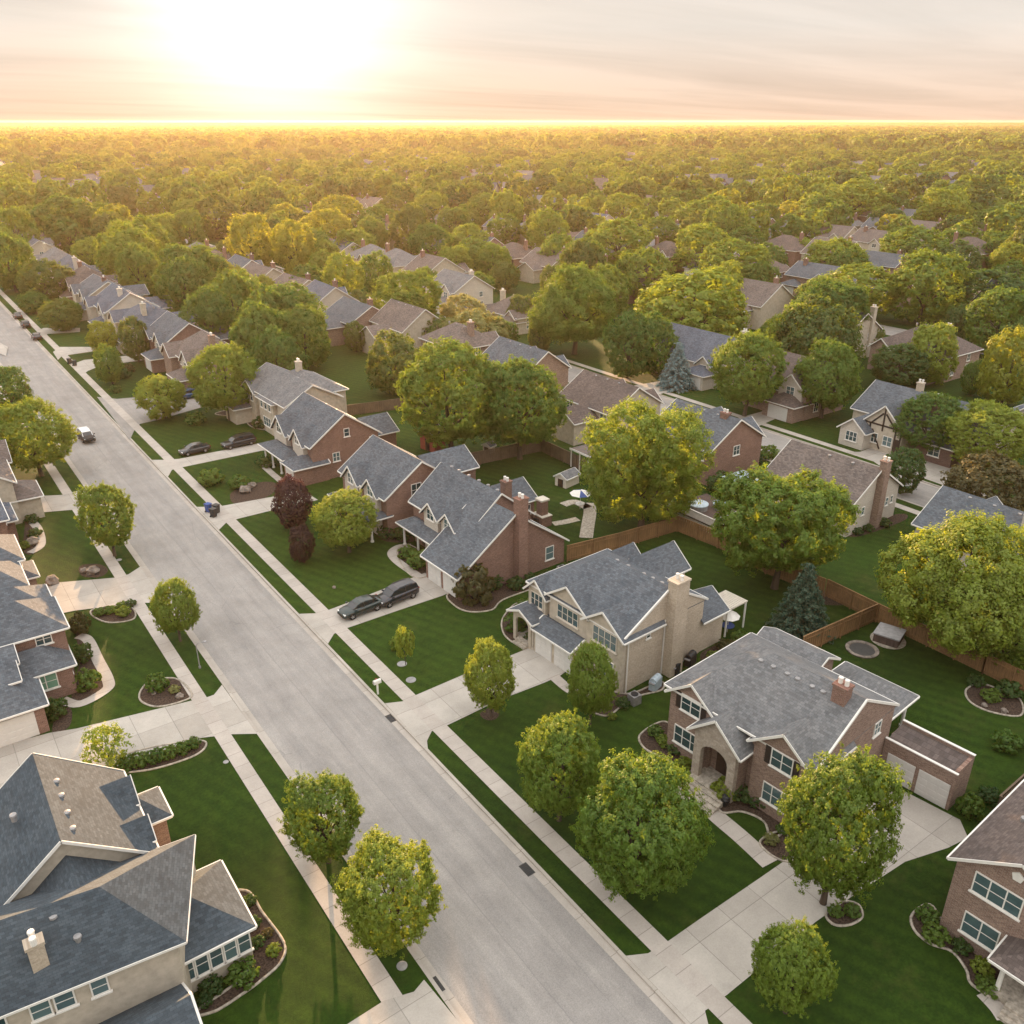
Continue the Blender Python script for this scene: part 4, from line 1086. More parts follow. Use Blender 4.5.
# ------------------------------------------------------------------ houses of the left-hand row (near the camera)
h = House('large cream house with charcoal hipped roof and glazed sunroom filling the bottom left corner', 0, 0, 0, 'stucco', 'shdark', name='cream_house')
h.roof_poly([(-16, 36.2), (4.6, 33.8), (7.15, 40.6), (-16, 43.0)], (-16, 39.4), (1.75, 36.7), 5.1, 8.0)
h.wing(-3.2, 4.8, 40.7, 48.3, 5.3, 'y', .80)
h.wing(3.2, 7.9, 35.2, 40.0, 2.9, 'x', .60, 'hip', hips=(False, True))
h.wing(-1.6, 4.0, 29.6, 34.3, 2.0, 'x', .72, 'hip', hips=(True, False)); h.wing(-2.3, 4.0, 38.4, 40.9, 4.7, 'y', .80, 'gable', ends=(1, 0))
for (a, c) in ((41.7, 43.3), (45.2, 47.2)): h.wing(1.9, 5.0, a, c, 5.4, 'x', .95, ov=.28, ends=(0, 1))
h.wing(4.4, 6.4, 44.4, 46.6, 4.4, 'x', .7, 'hip', hips=(False, True), wall='brick2')
for i in range(5): h.win('S', 35.2, 3.75 + .87*i if False else 4.55 + .75*i, 1.0, .72, 1.5, 1)
h.win('E', 7.9, 36.6, 1.0, 1.6, 1.5, 2); h.win('E', 7.9, 38.8, 1.0, 1.6, 1.5, 2)
for xx, w_ in ((-3.7, .9), (-1.9, .9), (-.9, .9), (.6, .8)): h.win('S', 36.6 - (xx + 15.6)*2.4/19.8 - .01, xx, 3.75, w_, 1.05, 1).rotation_euler = (0, 0, -math.atan(2.4/19.8))
h.chimney(-1.4, 35.6, 7.6, .7, .55, 'cream', 3)
for yy in (41.6, 43.0, 44.6, 46.0): h.vent(1.5, yy, 8.0)
h.vent(-1.6, 46.5, 7.5); h.vent(-.9, 44.6, 7.9); h.vent(-.4, 36.6, 7.55); h.vent(-3.0, 36.8, 7.2); h.vent(.3, 35.6, 6.7)
h.garage('N', 49.0, .5, 4.4, 2.2)
h.door('E', 4.4, 44.0, .3); h.done()

h = House('brick house with blue-grey hips and white garage door beside the clipped round bushes', 0, 0, 0, 'brick', 'shgrey', name='brick_house')
h.wing(-9, 2.55, 63.3, 68.4, 2.65, 'x', .60, 'hip', hips=(False, True)); h.garage('S', 63.3, -.15, 4.0, 2.1); h.garage('S', 63.3, -5.2, 4.0, 2.1)
h.wing(-8, 5.6, 69.3, 74.6, 5.2, 'x', .66, 'hip', hips=(False, True)); h.wing(-1, 5.4, 73.4, 77.6, 5.1, 'x', .66, 'hip', hips=(False, True))
h.wing(1.7, 5.3, 67.3, 70.5, 2.9, 'x', .7, 'hip', hips=(False, True)); h.win('S', 67.3, 3.3, 1.1, 1.7, 1.4, 2, mt='white', glass='green')
for (y0, x1) in ((65.6, 1.4), (67.3, 1.6)): h.wing(-6, x1, y0, y0 + 2.4, 3.9 + (y0 - 65.6)*.3, 'x', .55, wall='stucco')
h.win('E', 5.6, 71, 1.0, 1.5, 1.5); h.win('E', 5.6, 73, 3.8, 1.2, 1.2); h.win('E', 5.3, 68.8, 1.2, 1.0, 1.3, 1); h.door('E', 5.4, 75.8); h.win('S', 69.3, 4, 4.0, 1.2, 1.0)
h.vent(-2.5, 73, 6.9); h.done()
h = House('brick house with grey hips, next beyond the one with clipped round bushes', 0, 0, 0, 'brick2', 'shgrey', name='brick_house')
h.wing(-9, 4.2, 79.0, 84.0, 5.1, 'x', .66, 'hip', hips=(False, True)); h.wing(-7, 4.7, 84.4, 90.2, 5.2, 'x', .66, 'hip', hips=(False, True))
h.wing(-2, 5.6, 85.4, 88.6, 2.7, 'x', .5, 'hip', hips=(False, True)); h.win('E', 4.7, 86, 3.9, 1.4, 1.2); h.win('E', 4.2, 81.5, 1, 1.8, 1.4, 3); h.door('E', 4.2, 83.3); h.win('S', 79, 2, 3.6, 1.2, 1.2); h.garage('S', 79.0, -2.6, 4.2, 2.1); h.done()
h = House('brick house with blue-grey roof at the left edge beyond the curving bed of low shrubs', 0, 0, 0, 'brick', 'shblue', name='brick_house')
h.wing(-9, 4.9, 95.4, 101.8, 5.1, 'x', .66, 'hip', hips=(False, True)); h.wing(-7, 5.9, 99.5, 104.5, 3.2, 'x', .6, 'hip', hips=(False, True)); h.win('E', 4.9, 97.4, 3.8, 1.4, 1.2); h.win('S', 95.4, 3, 3.8, 1.2, 1.2); h.door('E', 5.9, 102); h.done()

# ------------------------------------------------------------------ general two-storey house, varied by seed
def gen_house(label, x, y, rot, W, dp, seed, wall, roof, name='house', group=None, ze=5.1, trim='white', full=True, garage=True):
    q = rng(seed); h = House(label, x, y, rot, wall, roof, trim, name, group)
    pt = q.uniform(.58, .72); ga = q.uniform(3.2, 4.4); acc = q.choice(['siding', wall, 'stucco'])
    hip = q.random() < .35
    h.wing(0, dp, 0, W, ze, 'y', pt, 'hip' if hip else 'gable')
    y1 = q.uniform(.4, 1.2); h.wing(-.5, dp*.46, y1, y1 + ga, ze - .2, 'x', .85, ends=(1, 0), wall=acc)
    y2 = W - q.uniform(.4, 1.0) - ga; h.wing(-.5 - q.random()*1.0, dp*.46, y2, y2 + ga, ze - .2, 'x', .8, ends=(1, 0))
    if garage: h.wing(-2.6, 2.5, y1 - .3, y1 + ga + 1.0, 2.6, 'x', .5, 'hip', hips=(True, False)); h.garage('W', -2.6, y1 + ga/2 + .3, 3.6, 2.1)
    if q.random() < .7: h.wing(dp - 1, dp + 4.4, W*.3, W*.75, ze - 1.2, 'x', .55, ends=(0, 1))
    if full:
        if not garage: h.win('W', -.5, y1 + ga/2, 1.1, 1.7, 1.4, 3)
        h.win('W', -.5, y1 + ga/2, ze - 1.5, 1.5, 1.3, 2, mt=trim)
        h.win('W', 0, (y1 + ga + y2)/2, ze - 1.5, 1.1, 1.2, 2, mt=trim); h.door('W', 0, (y1 + ga + y2)/2 + .3)
        for a in (dp*.28, dp*.68): h.win('S', 0, a, ze - 1.7, 1.0, 1.3, 2, mt=trim); h.win('S', 0, a, 1.0, 1.1, 1.4, 2, mt=trim)
        for a in (W*.2, W*.85): h.win('E', dp, a, ze - 1.6, 1.4, 1.3, 2, mt=trim)
        h.win('N', W, dp*.5, ze - 1.6, 1.2, 1.3, 2, mt=trim)
        for k in range(3): h.vent(dp*.5 + .3, W*(.25 + .22*k), ze + pt*dp*.5 - .2)
    if q.random() < .75: h.chimney(dp*q.uniform(.3, .7), W*q.choice([.0, .2, .8]) , ze + pt*dp/2 + q.uniform(.3, 1.2), .9, 1.0, wall if q.random() < .7 else 'brick', 0)
    return h.done()
GH = gen_house
PI = math.pi
# right row, receding up the street
GH('brown-roofed brick house nearest beyond the side road, tall pale chimney at its corner', 39.6, 146, 0, 13.5, 9.5, 2, 'brick2', 'shtan', 'brick_house')
GH('steep grey-roofed house second beyond the side road, behind the red-leaved garden tree', 39.8, 163, 0, 13, 9.5, 5, 'brick', 'shgrey', 'brick_house')
GH('pale blue-roofed house third beyond the side road, facing a row of small front lawns', 38.8, 181, 0, 14, 10, 8, 'stucco', 'shblue', 'stucco_house', trim='trim')
GH('blue-grey roofed pale house fourth beyond the side road, with a broad front gable', 38.2, 200, 0, 15, 10.5, 11, 'siding', 'shblue', 'pale_sided_house')
GH('purple-grey roofed house fifth beyond the side road, white framed upper windows', 38.4, 220, 0, 14, 10, 14, 'stucco', 'shgrey', 'stucco_house')
GH('dark-roofed house sixth beyond the side road, half hidden by street trees', 39, 239, 0, 14, 10, 17, 'brick2', 'shbrown', 'brick_house')
GH('blue-roofed house seventh beyond the side road, below the big dark trees', 39, 258, 0, 15, 10.5, 20, 'siding', 'shblue', 'pale_sided_house')
GH('pale-roofed house last of the visible row at the far left, under tall trees', 39, 278, 0, 15, 10.5, 23, 'stucco', 'shlight', 'stucco_house')
# back row facing the second street
h = House('white-sided house with taupe roof and brick side chimney left of the second street', 80.3, 48.4, 0.03, 'siding', 'shtan', name='white_sided_house')
h.wing(0, 9.6, 0, 11.4, 3.9, pitch=.64); h.wing(6.2, 10.6, 1.0, 4.2, 3.6, 'x', .62, 'hip', hips=(False, True)); h.wing(6.2, 10.8, 6.4, 9.6, 3.6, 'x', .62, 'hip', hips=(False, True))
h.chimney(5.0, -.4, 7.9, 1.0, .8, 'brick2', 0); h.win('S', 0, 2.6, 2.0, .6, 1.0, 1); h.win('S', 0, 7.4, 1.9, .6, 1.0, 1); h.win('S', 0, 8.4, 4.0 - 2.0, .5, .9, 1)
for yy in (2.5, 5): h.win('W', 0, yy, 1.1, 1.5, 1.3)
h.door('W', 0, 8); h.vent(4.2, 3, 6.8); h.vent(4.2, 6, 6.8); h.done()
GH('red brick gable house between the golden willow and the second street', 88.8, 78.2, PI, 10.6, 9.8, 36, 'brick', 'shgrey', 'brick_house', ze=4.7)
GH('brown and grey roofed house with rear dormer window just left of the golden willow', 88.6, 97.5, PI, 11.5, 9.5, 41, 'stucco', 'shbrown', 'stucco_house', ze=4.6)
GH('brick gable house with two small windows behind the great twin-crowned yard tree', 89.6, 121.5, PI, 13, 9, 46, 'brick2', 'shgrey', 'brick_house', ze=4.9)
GH('tan house with white porch in the trees right of the tall round green tree', 90, 141, PI, 12, 9.5, 51, 'brick2', 'shtan', 'tan_house')
GH('house with mauve hipped roof beside the far parking area with the lone tree', 90, 160, PI, 13, 10, 52, 'stucco', 'shtan', 'stucco_house')
GH('grey-roofed house behind the big yellow-green tree near the right edge fence', 91.5, 42.0, PI, 11.5, 9, 64, 'siding', 'shgrey', 'pale_sided_house', ze=3.6, garage=False)
GH('house at the right edge with warm brown roof above the bronze-leaved tree', 92.0, 27.0, PI, 13, 10, 66, 'brick2', 'shbrown', 'brick_house', ze=4.8, garage=False)
# far side of the second street
h = House('timbered brown and cream gabled house with long grey roof across the second street', 108.6, 51.0, 0, 'stucco', 'shgrey', name='gabled_house')
h.wing(3, 13, 0, 18.5, 3.9, pitch=.62); h.wing(-.6, 7.5, 8.4, 14.4, 3.7, 'x', .92, ends=(1, 0)); h.wing(-2.4, 3.2, 12.9, 16.7, 2.6, 'x', .8, ends=(1, 0), wall='siding'); h.wing(1, 4, 2, 7, 2.7, 'x', .6, 'hip', hips=(True, False), wall='brickdark')
tb_ = MB()
for (ya, za, yb, zb) in ((8.5, 3.7, 14.3, 3.7), (11.4, 2.9, 11.4, 6.2), (9.6, 3.7, 11.2, 5.4), (13.2, 3.7, 11.6, 5.4), (9.4, .3, 9.4, 3.7), (13.3, .3, 13.3, 3.7), (11.4, .3, 12.9, 2.9), (8.6, .2, 8.6, 3.7)): tb_.bar((-.64, ya, za), (-.64, yb, zb), .22, .07, up=(1, 0, 0))
tb_.build('timbering', M['shutter'], h.e)
h.win('W', -.6, 10.4, 1.0, 1.4, 1.4); h.win('W', -.6, 12.4, 1.0, 1.0, 1.4); h.win('W', -2.4, 14.8, .9, 1.8, 1.4, 3); h.win('W', 1, 4.5, 1, 1.6, 1.3); h.door('W', -.6, 9.0); h.win('S', 0 + .0, 8, 3.6, 1.2, 1.2)
h.chimney(8.2, 12.0, 8.1, .8, .8, 'cream', 4); h.chimney(5.2, 7.4, 7.6, 1.0, 1.0, 'brick2', 3); h.done()
GH('brown-gabled house hidden between two round trees across the second street', 110.5, 77, 0, 12, 10, 76, 'brick2', 'shbrown', 'gabled_house')
GH('long pale blue-grey roofed house with white gables behind the blue spruce', 112.5, 97, 0, 16, 11, 78, 'siding', 'shblue', 'pale_sided_house', ze=4.0)
GH('small pale house with flat eaves and wide windows at the right edge beyond the street', 127, 44, 0, 11, 10, 83, 'siding', 'shblue', 'pale_sided_house', ze=4.3)
GH('house with red-brown hipped roof behind the paired green trees at upper right', 147, 76, PI/2*0, 14, 12, 85, 'brick2', 'shbrown', 'brick_house', ze=4.6)
GH('grey-gabled house with white balcony between the round trees at right centre', 146, 95, 0, 14, 11, 88, 'stucco', 'shgrey', 'gabled_house')
GH('big grey-roofed house with pale dormer near the upper right edge', 196, 78, 0, 20, 15, 90, 'stucco', 'shdark', 'stucco_house')
GH('long low green-grey roofed house beside the big upper right house', 216, 58, 0, 16, 9, 94, 'siding', 'shgrey', 'pale_sided_house', ze=3.4)
GH('pale hip-roofed house standing above the spreading yellow tree at centre', 110, 176, 0, 13, 11, 97, 'siding', 'shlight', 'pale_sided_house')
GH('pale house by a driveway left of the spreading yellow tree at centre', 109.6, 150, 0, 13, 10, 99, 'stucco', 'shtan', 'stucco_house', ze=3.6)
# ------------------------------------------------------------------ added sun-blocking trees, and trees read off the photograph
near = [
 (388,947,112,832,'near3','lime','yellow-topped street tree nearest the bottom edge, on the left grass strip'),
 (322,862,86,768,'near0','lime','yellow-topped street tree just above the nearest one on the left grass strip'),
 (173,641,50,576,'near1','lime','small slim yellow-green tree beside the lamp post on the left strip'),
 (105,556,60,480,'near0','lime','rounded yellow-green street tree below the broad tree by the left edge'),
 (31,476,76,403,'near2','lime','broad spreading yellow-green tree by the left edge across from the white-roofed car'),
 (8,412,48,369,'mid0','green','green tree cut by the left edge, above the broad spreading one'),
 (490,716,60,636,'near1','lime','small round yellow-green tree in a mulch ring beside the cream house drive'),
 (592,724,58,640,'near1','fresh','upright green tree in front of the cream brick house corner'),
 (561,820,92,706,'near2','fresh','dense oval tree with orange-gold top, upper one of the lawn pair'),
 (643,890,138,746,'near2','fresh','largest lawn tree, two-lobed with golden top, below the dense oval tree'),
 (843,903,128,738,'near0','lime','big yellow-crowned tree beside the concrete drive to the white garage doors'),
 (796,1012,82,918,'near1','fresh','small rounded tree with golden tip on the dark lawn at bottom right'),
 (346,552,70,489,'near2','lime','round lime-green maple on the lawn right of the purple tree'),
 (291,527,42,472,'mid1','purple','dark purple-leaved tree in the middle of the front lawn'),
 (300,562,30,524,'mid0','purple','small dusky purple shrub tree in front of the purple tree'),
 (160,418,50,377,'mid3','lime','small pale yellow tree on the corner lawn by the side road'),
 (224,420,70,347,'near2','lime','full golden-green tree beside the tan hipped house porch'),
 (646,532,136,391,'tall','lime','huge willow-like tree with golden left side in the middle back yard'),
 (450,457,112,346,'near2','lime','left crown of the great double tree behind the brick gable houses'),
 (520,459,92,362,'near0','green','right crown of the great double tree behind the brick gable houses'),
 (785,588,140,464,'twin','fresh','big green tree with gold crown standing over the cedar fence at centre right'),
 (967,652,158,508,'open','lime','widest yellow-green tree, open branched, behind the fence at the right edge'),
 (1018,672,80,590,'near3','lime','lower yellow-green tree cut by the right edge below the widest tree'),
 (750,416,74,335,'near2','fresh','round green tree at the driveway end right of the blue spruce'),
 (828,418,70,343,'near1','fresh','round gold-topped green tree standing left of the timbered gabled house'),
 (932,458,66,396,'near2','green','neat round green tree in front of the long grey roof'),
 (990,474,84,406,'near3','lime','spreading yellow-green tree right of the neat round one at the right edge'),
 (990,516,88,452,'mid0','bronze','dark bronze-leaved rounded tree at the right edge'),
 (905,492,40,449,'mid3','dark','small dark open tree by the second street driveway'),
 (1012,404,56,330,'mid1','gold','golden tree cut by the right edge above the small pale house'),
 (935,384,52,325,'mid0','lime','light green right-hand tree of the pair behind the timbered house'),
 (900,386,56,344,'mid2','dark','dark left-hand tree of the pair behind the timbered house'),
 (826,354,84,284,'twin','green','tall double-headed green tree with yellow shoulder at upper right'),
 (860,318,82,266,'mid3','lime','pale lime spreading tree between two dark ones at upper right'),
 (927,324,78,253,'mid0','lime','large round yellow-topped tree beyond the red-brown hipped roof'),
 (990,326,92,270,'mid2','dark','wide shaded green tree left of the golden one near the right edge'),
 (1003,357,64,290,'mid0','green','round yellow-rimmed green tree near the right edge'),
 (692,352,116,271,'mid2','lime','widest dome-shaped tree behind the blue spruce'),
 (629,378,52,314,'mid0','green','left half of the low twin tree in the lawn behind the golden willow'),
 (654,374,48,313,'mid1','green','right half of the low twin tree in the lawn behind the golden willow'),
 (576,354,94,268,'open','lime','spreading yellow tree with dark visible trunk at the centre of the photo'),
 (407,334,70,273,'near3','lime','golden-green tree with visible trunk right of the far parking area'),
 (303,370,52,306,'mid1','green','pointed bright green tree in front of the darker round one'),
 (290,354,70,286,'mid0','green','dark round tree behind the pointed bright green one'),
 (342,310,42,254,'mid3','lime','small lone lollipop-shaped tree in the far parking area'),
 (395,394,60,333,'mid2','olive','dark olive tree left of the great double tree'),
 (462,332,46,296,'mid0','tan','pale apricot-coloured tree left of the white house with flat roof'),
 (475,358,68,312,'mid3','tan','low pale apricot spreading tree above the great double tree'),
]
for (px, py, wd, top, shp, lf, lab) in near:
    T(px, py, wd, top, shp, lf, lab)
T(806, 632, 74, 560, 'spruce', 'spruce', 'dark green conical spruce in the yard inside the cedar fence')
T(678, 388, 42, 344, 'spruce', 'bluespruce', 'pale blue conical spruce beside the driveway across the second street')
T(404, 665, 22, 622, 'sapling', 'lime', 'thin lime-green sapling on the lawn right of the two parked cars', trunk=TRT)
T(104, 768, 52, 722, 'wispy', 'lime', 'thin pale yellow-green tree at the front of the bottom left house', trunk=TRT)

mid = [(500,352,38,318,'green'),(478,305,34,273,'green'),(735,294,72,241,'lime'),(374,296,40,252,'green'),(245,324,42,271,'lime'),(252,274,50,215,'gold'),(293,277,44,221,'gold'),
(128,288,62,225,'lime'),(142,276,52,217,'lime'),(184,310,64,246,'green'),(45,304,54,261,'olive'),(59,331,40,299,'olive'),(34,313,30,292,'green'),(101,354,30,322,'gold'),(134,362,30,318,'olive'),(108,384,27,345,'green'),
(8,292,52,233,'green'),(15,262,44,208,'lime'),(65,246,66,197,'green'),(105,242,48,204,'green'),(214,239,56,194,'olive'),(353,264,46,230,'lime'),(339,236,52,196,'gold'),(377,239,40,205,'green'),(410,256,44,205,'olive'),
(430,268,46,225,'green'),(468,264,48,225,'lime'),(478,276,54,239,'green'),(430,228,42,192,'lime'),(449,198,30,171,'olive'),(488,228,46,194,'green'),(322,282,28,250,'lime'),(645,302,60,249,'lime'),(700,262,50,225,'lime'),
(618,268,70,220,'lime'),(710,241,70,197,'lime'),(705,274,62,225,'lime'),(622,229,42,194,'lime'),(647,227,32,199,'green'),(680,223,44,191,'green'),(540,247,38,212,'gold'),(528,229,38,199,'olive'),(553,206,30,182,'lime'),
(670,209,36,181,'green'),(520,197,32,174,'gold'),(636,199,26,183,'green'),(560,277,46,235,'green'),(587,272,40,238,'green'),(732,206,32,184,'green'),(768,236,26,204,'green'),(820,237,46,197,'green'),(855,224,70,181,'lime'),
(888,239,42,206,'dark'),(942,235,56,190,'lime'),(996,205,38,182,'lime'),(997,221,40,198,'lime'),(1000,243,56,207,'green'),(998,265,44,232,'green'),(789,253,36,215,'green'),(782,213,36,191,'lime'),(835,279,62,239,'lime'),
(798,263,38,238,'lime'),(915,276,70,228,'green'),(867,300,30,268,'green'),(762,300,36,262,'green'),(520,330,30,296,'olive'),(440,352,44,318,'olive'),(230,262,30,238,'olive'),(165,250,40,214,'lime'),(190,232,36,200,'lime'),(285,236,40,204,'gold'),(312,248,34,214,'gold'),
(392,226,32,196,'olive'),(455,240,36,208,'green'),(505,246,34,214,'green'),(575,236,34,206,'green'),(600,222,30,196,'lime'),(660,252,40,218,'green'),(745,262,40,228,'green'),(770,280,36,244,'green'),(900,258,36,228,'green'),(955,262,40,230,'green'),(975,232,34,204,'green'),
(1010,300,40,262,'green'),(620,300,36,262,'green'),(555,300,30,266,'olive'),(505,292,30,262,'olive'),(360,318,30,290,'olive'),(262,310,34,276,'gold'),(225,300,36,262,'gold'),(205,276,32,246,'lime'),(88,270,34,238,'lime'),(30,240,34,206,'green'),
(975,395,24,362,'green'),(870,352,28,322,'olive'),(712,330,40,296,'green'),(770,352,26,320,'green'),(540,352,24,322,'olive'),(355,352,24,322,'olive'),(70,322,22,300,'green'),(960,340,30,305,'dark'),(425,300,30,268,'green'),(310,300,24,272,'green')]
AUTO = []
for i, (px, py, wd, top, lf) in enumerate(mid):
    e = T(px, py, wd, top, 'mid%d' % ((i*7 + 1) % 4) , lf)
    AUTO.append(e)

for (X, Y, r, hh) in ((52.5, 148, 5.6, 13.5), (59, 160, 6, 14), (50.5, 136, 4.6, 11.5), (51, 172, 5.5, 13), (60, 183, 6, 14), (57, 206, 6, 14), (66, 222, 6.5, 14), (55, 238, 6, 14)):  # extra trees added to keep low sun off the street
    AUTO.append(tree_at(X, Y, r, hh, 'mid1', 'green'))
# shrubs and hedge plants
for i, (px, py, wd) in enumerate([(126,768,20),(141,765,20),(156,761,19),(170,757,18),(183,752,17),(194,747,15)]):
    bush(px, py, wd, ['leftmost plant of', 'second plant from the left in', 'third plant from the left in', 'third plant from the right in', 'second plant from the right in', 'rightmost plant of'][i] + ' the clipped hedge along the bottom left lawn', 'green', hs=.75, group='clipped hedge plants by the bottom left lawn', name='hedge_plant', cat='hedge plant')
S = bush
S(243,979,34,'broad green shrub at the sunroom corner of the bottom left house'); S(211,990,26,'dark shrub left of the broad green sunroom shrub','dark')
S(274,953,16,'lime green clump in the bed right of the sunroom','lime'); S(258,945,16,'small dark clump beside the lime one by the sunroom','dark'); S(254,925,16,'dark clump midway along the sunroom bed','dark'); S(250,903,15,'dark clump at the top of the sunroom bed','dark'); S(268,935,12,'low bronze tuft near the sunroom bed edge','bronze'); S(206,1004,16,'grey-green tuft below the sunroom wall','dark')
S(82,633,20,'tall olive shrub beside the brick corner under the left houses','bronze', hs=1.2); S(84,660,20,'round bush against the brick house, upper of the two','dark', hs=1.0); S(89,687,26,'round bright bush against the brick house, lower of the two','green', hs=.8); S(58,716,22,'dark bush beside the left white garage door','dark', hs=1.0)
S(100,615,13,'leftmost low shrub in the small kerbed bed','green'); S(111,613,13,'middle low shrub in the small kerbed bed','green'); S(124,615,15,'front low shrub in the small kerbed bed','lime'); S(122,608,12,'rear low shrub in the small kerbed bed','green'); S(131,606,12,'rightmost low shrub in the small kerbed bed','dark')
S(158,690,22,'spreading green shrub in the round kerbed island bed','green', hs=.9); S(175,692,12,'pinkish low clump in the round kerbed island bed','tan'); S(32,522,14,'dark shrub in the curving bed by the left edge','dark'); S(36,536,14,'second dark shrub in the curving bed by the left edge','dark'); S(25,548,12,'yellowish shrub low in the curving bed by the left edge','lime')
S(655,735,17,'green shrub left of the brick house front window','green'); S(664,744,17,'pale green shrub below the brick house window','lime'); S(675,752,18,'dark green shrub under the brick house lower window','dark'); S(684,767,18,'lime shrub by the left end of the front steps','lime'); S(687,778,12,'small shrub touching the front steps','green')
S(723,797,26,'bright round bush right of the front steps','lime', hs=.85); S(742,798,26,'dark spreading bush between steps and right gable','dark'); S(758,804,24,'dark bush under the right brick gable','dark'); S(773,806,16,'lime upright shrub under the right brick gable','lime', hs=1.1); S(771,842,16,'pink rose shrub beside the front walk','tan'); S(782,832,14,'green shrub behind the pink rose','green')
S(835,914,16,'green shrub in the ring under the big yellow-crowned tree','green'); S(852,914,18,'larger shrub in the ring under the big yellow-crowned tree','green'); S(927,920,24,'round shrub at the corner of the bottom right house','green'); S(935,940,27,'large round shrub in front of the bottom right house','green'); S(961,950,20,'dark low shrub along the bottom right house','dark'); S(981,972,22,'lime shrub by the bottom right porch','lime', hs=.8); S(986,990,24,'green shrub below the bottom right porch steps','green')
S(519,628,30,'big spreading shrub in the curved bed left of the cream house','green'); S(525,610,20,'upper shrub in the curved bed left of the cream house','green'); S(530,640,14,'small shrub by the cream house porch','dark'); S(473,600,44,'large dusky bronze bush before the red brick garage','bronze', hs=.95); S(492,588,24,'green bush right of the large dusky bronze one','dark'); S(516,588,20,'low bush along the brick side wall','dark'); S(530,582,16,'low dark bush at the foot of the brick chimney','dark'); S(548,578,14,'last low bush along the brick side wall','dark')
S(408,557,20,'green bush in the oval bed by the porch walk','green'); S(419,567,24,'round bush at the front of the oval bed','green', hs=.8); S(388,537,22,'dark hedge clump below the brick gable','dark'); S(402,538,20,'second hedge clump below the brick gable','dark')
S(714,660,16,'lime bush beside the cream house patio','lime'); S(725,650,20,'brown leafed shrub beside the patio','bronze'); S(740,642,20,'green shrub at the end of the patio bed','green'); S(612,718,10,'small lime ball shrub under the upright tree','lime'); S(622,706,16,'dark shrub at the foot of the cream house','dark'); S(396,648,14,'pale lime bush beside the thin sapling','lime', hs=.9)
S(968,815,26,'dark green shrub beside the right white garage door','green', hs=1.0); S(988,800,24,'dark bush by the end of the brick garage','dark'); S(990,700,20,'green shrub in the kerbed bed inside the right fence','green'); S(1008,695,26,'large shrub in the kerbed bed inside the right fence','dark'); S(1006,748,30,'green shrub at the right edge beyond the garage','green'); S(975,685,18,'shrub at the left of the right fence bed','dark')
S(857,534,12,'leftmost dark shrub by the white-sided house','dark'); S(868,531,12,'middle dark shrub by the white-sided house','dark'); S(884,526,14,'rightmost dark shrub by the white-sided house','dark'); S(722,492,34,'hedge bush at the foot of the red brick gable','dark'); S(752,462,22,'shrub right of the red brick gable','dark'); S(768,458,22,'low shrub between the brick gable and the second street','green')
S(262,428,20,'shrub by the corner porch of the tan hipped house','dark'); S(266,466,18,'shrub by the brick house entry path','dark'); S(240,488,22,'low grassy clump in the lawn beside the dark cars','green'); S(212,484,26,'sprawling pale green plant at the driveway edge','green'); S(330,466,18,'dark hedge between the two brick gables','dark'); S(344,470,18,'second dark hedge clump between the two brick gables','dark')
S(560,420,26,'left section of dark hedge by the rear fence','dark'); S(580,424,26,'right section of dark hedge by the rear fence','dark'); S(124,378,16,'dark small shrub on the lawn past the side road','dark'); S(116,392,12,'dark ball shrub at the lawn edge past the side road','dark'); S(128,372,14,'low dark shrub above the ball one','bronze'); S(196,424,20,'low clump on the corner lawn','green')

# boulders
def rock(px, py, wd, label, m_='rock', sq=.7):
    x, y = G(px, py); r = wd/2*depth(x, y)/FPX
    return tag(MB().blob((0, 0, r*sq*.6), r, int(px), 9, 6, sq, .22).build('boulder', M[m_]), label, 'boulder'), (x, y)
for (px, py, wd, lab) in [(93,573,13,'reddish boulder in the small bed on the left lawn'),(84,572,8,'small grey stone left of the reddish boulder'),(180,697,8,'pale stone in the round island bed'),(154,694,5,'small pale stone at the front of the island bed'),(33,544,13,'brown boulder beside the left path'),
    (784,641,12,'upper pale boulder of the backyard pile'),(778,646,12,'left pale boulder of the backyard pile'),(790,647,10,'right pale boulder of the backyard pile'),(53,583,14,'pale rounded rock beside the left driveway'),(245,492,12,'pale rock in the lawn bed by the drive'),(252,487,9,'small pale rock beside the drive bed'),(334,588,4,'small grey stone alone on the middle lawn'),(822,657,9,'white garden stone near the pond'),(1004,712,7,'pale stone in the right fence bed'),(984,706,6,'small stone at the left of the right fence bed')]:
    o, (x, y) = rock(px, py, wd, lab); o.location = (x, y, 0)

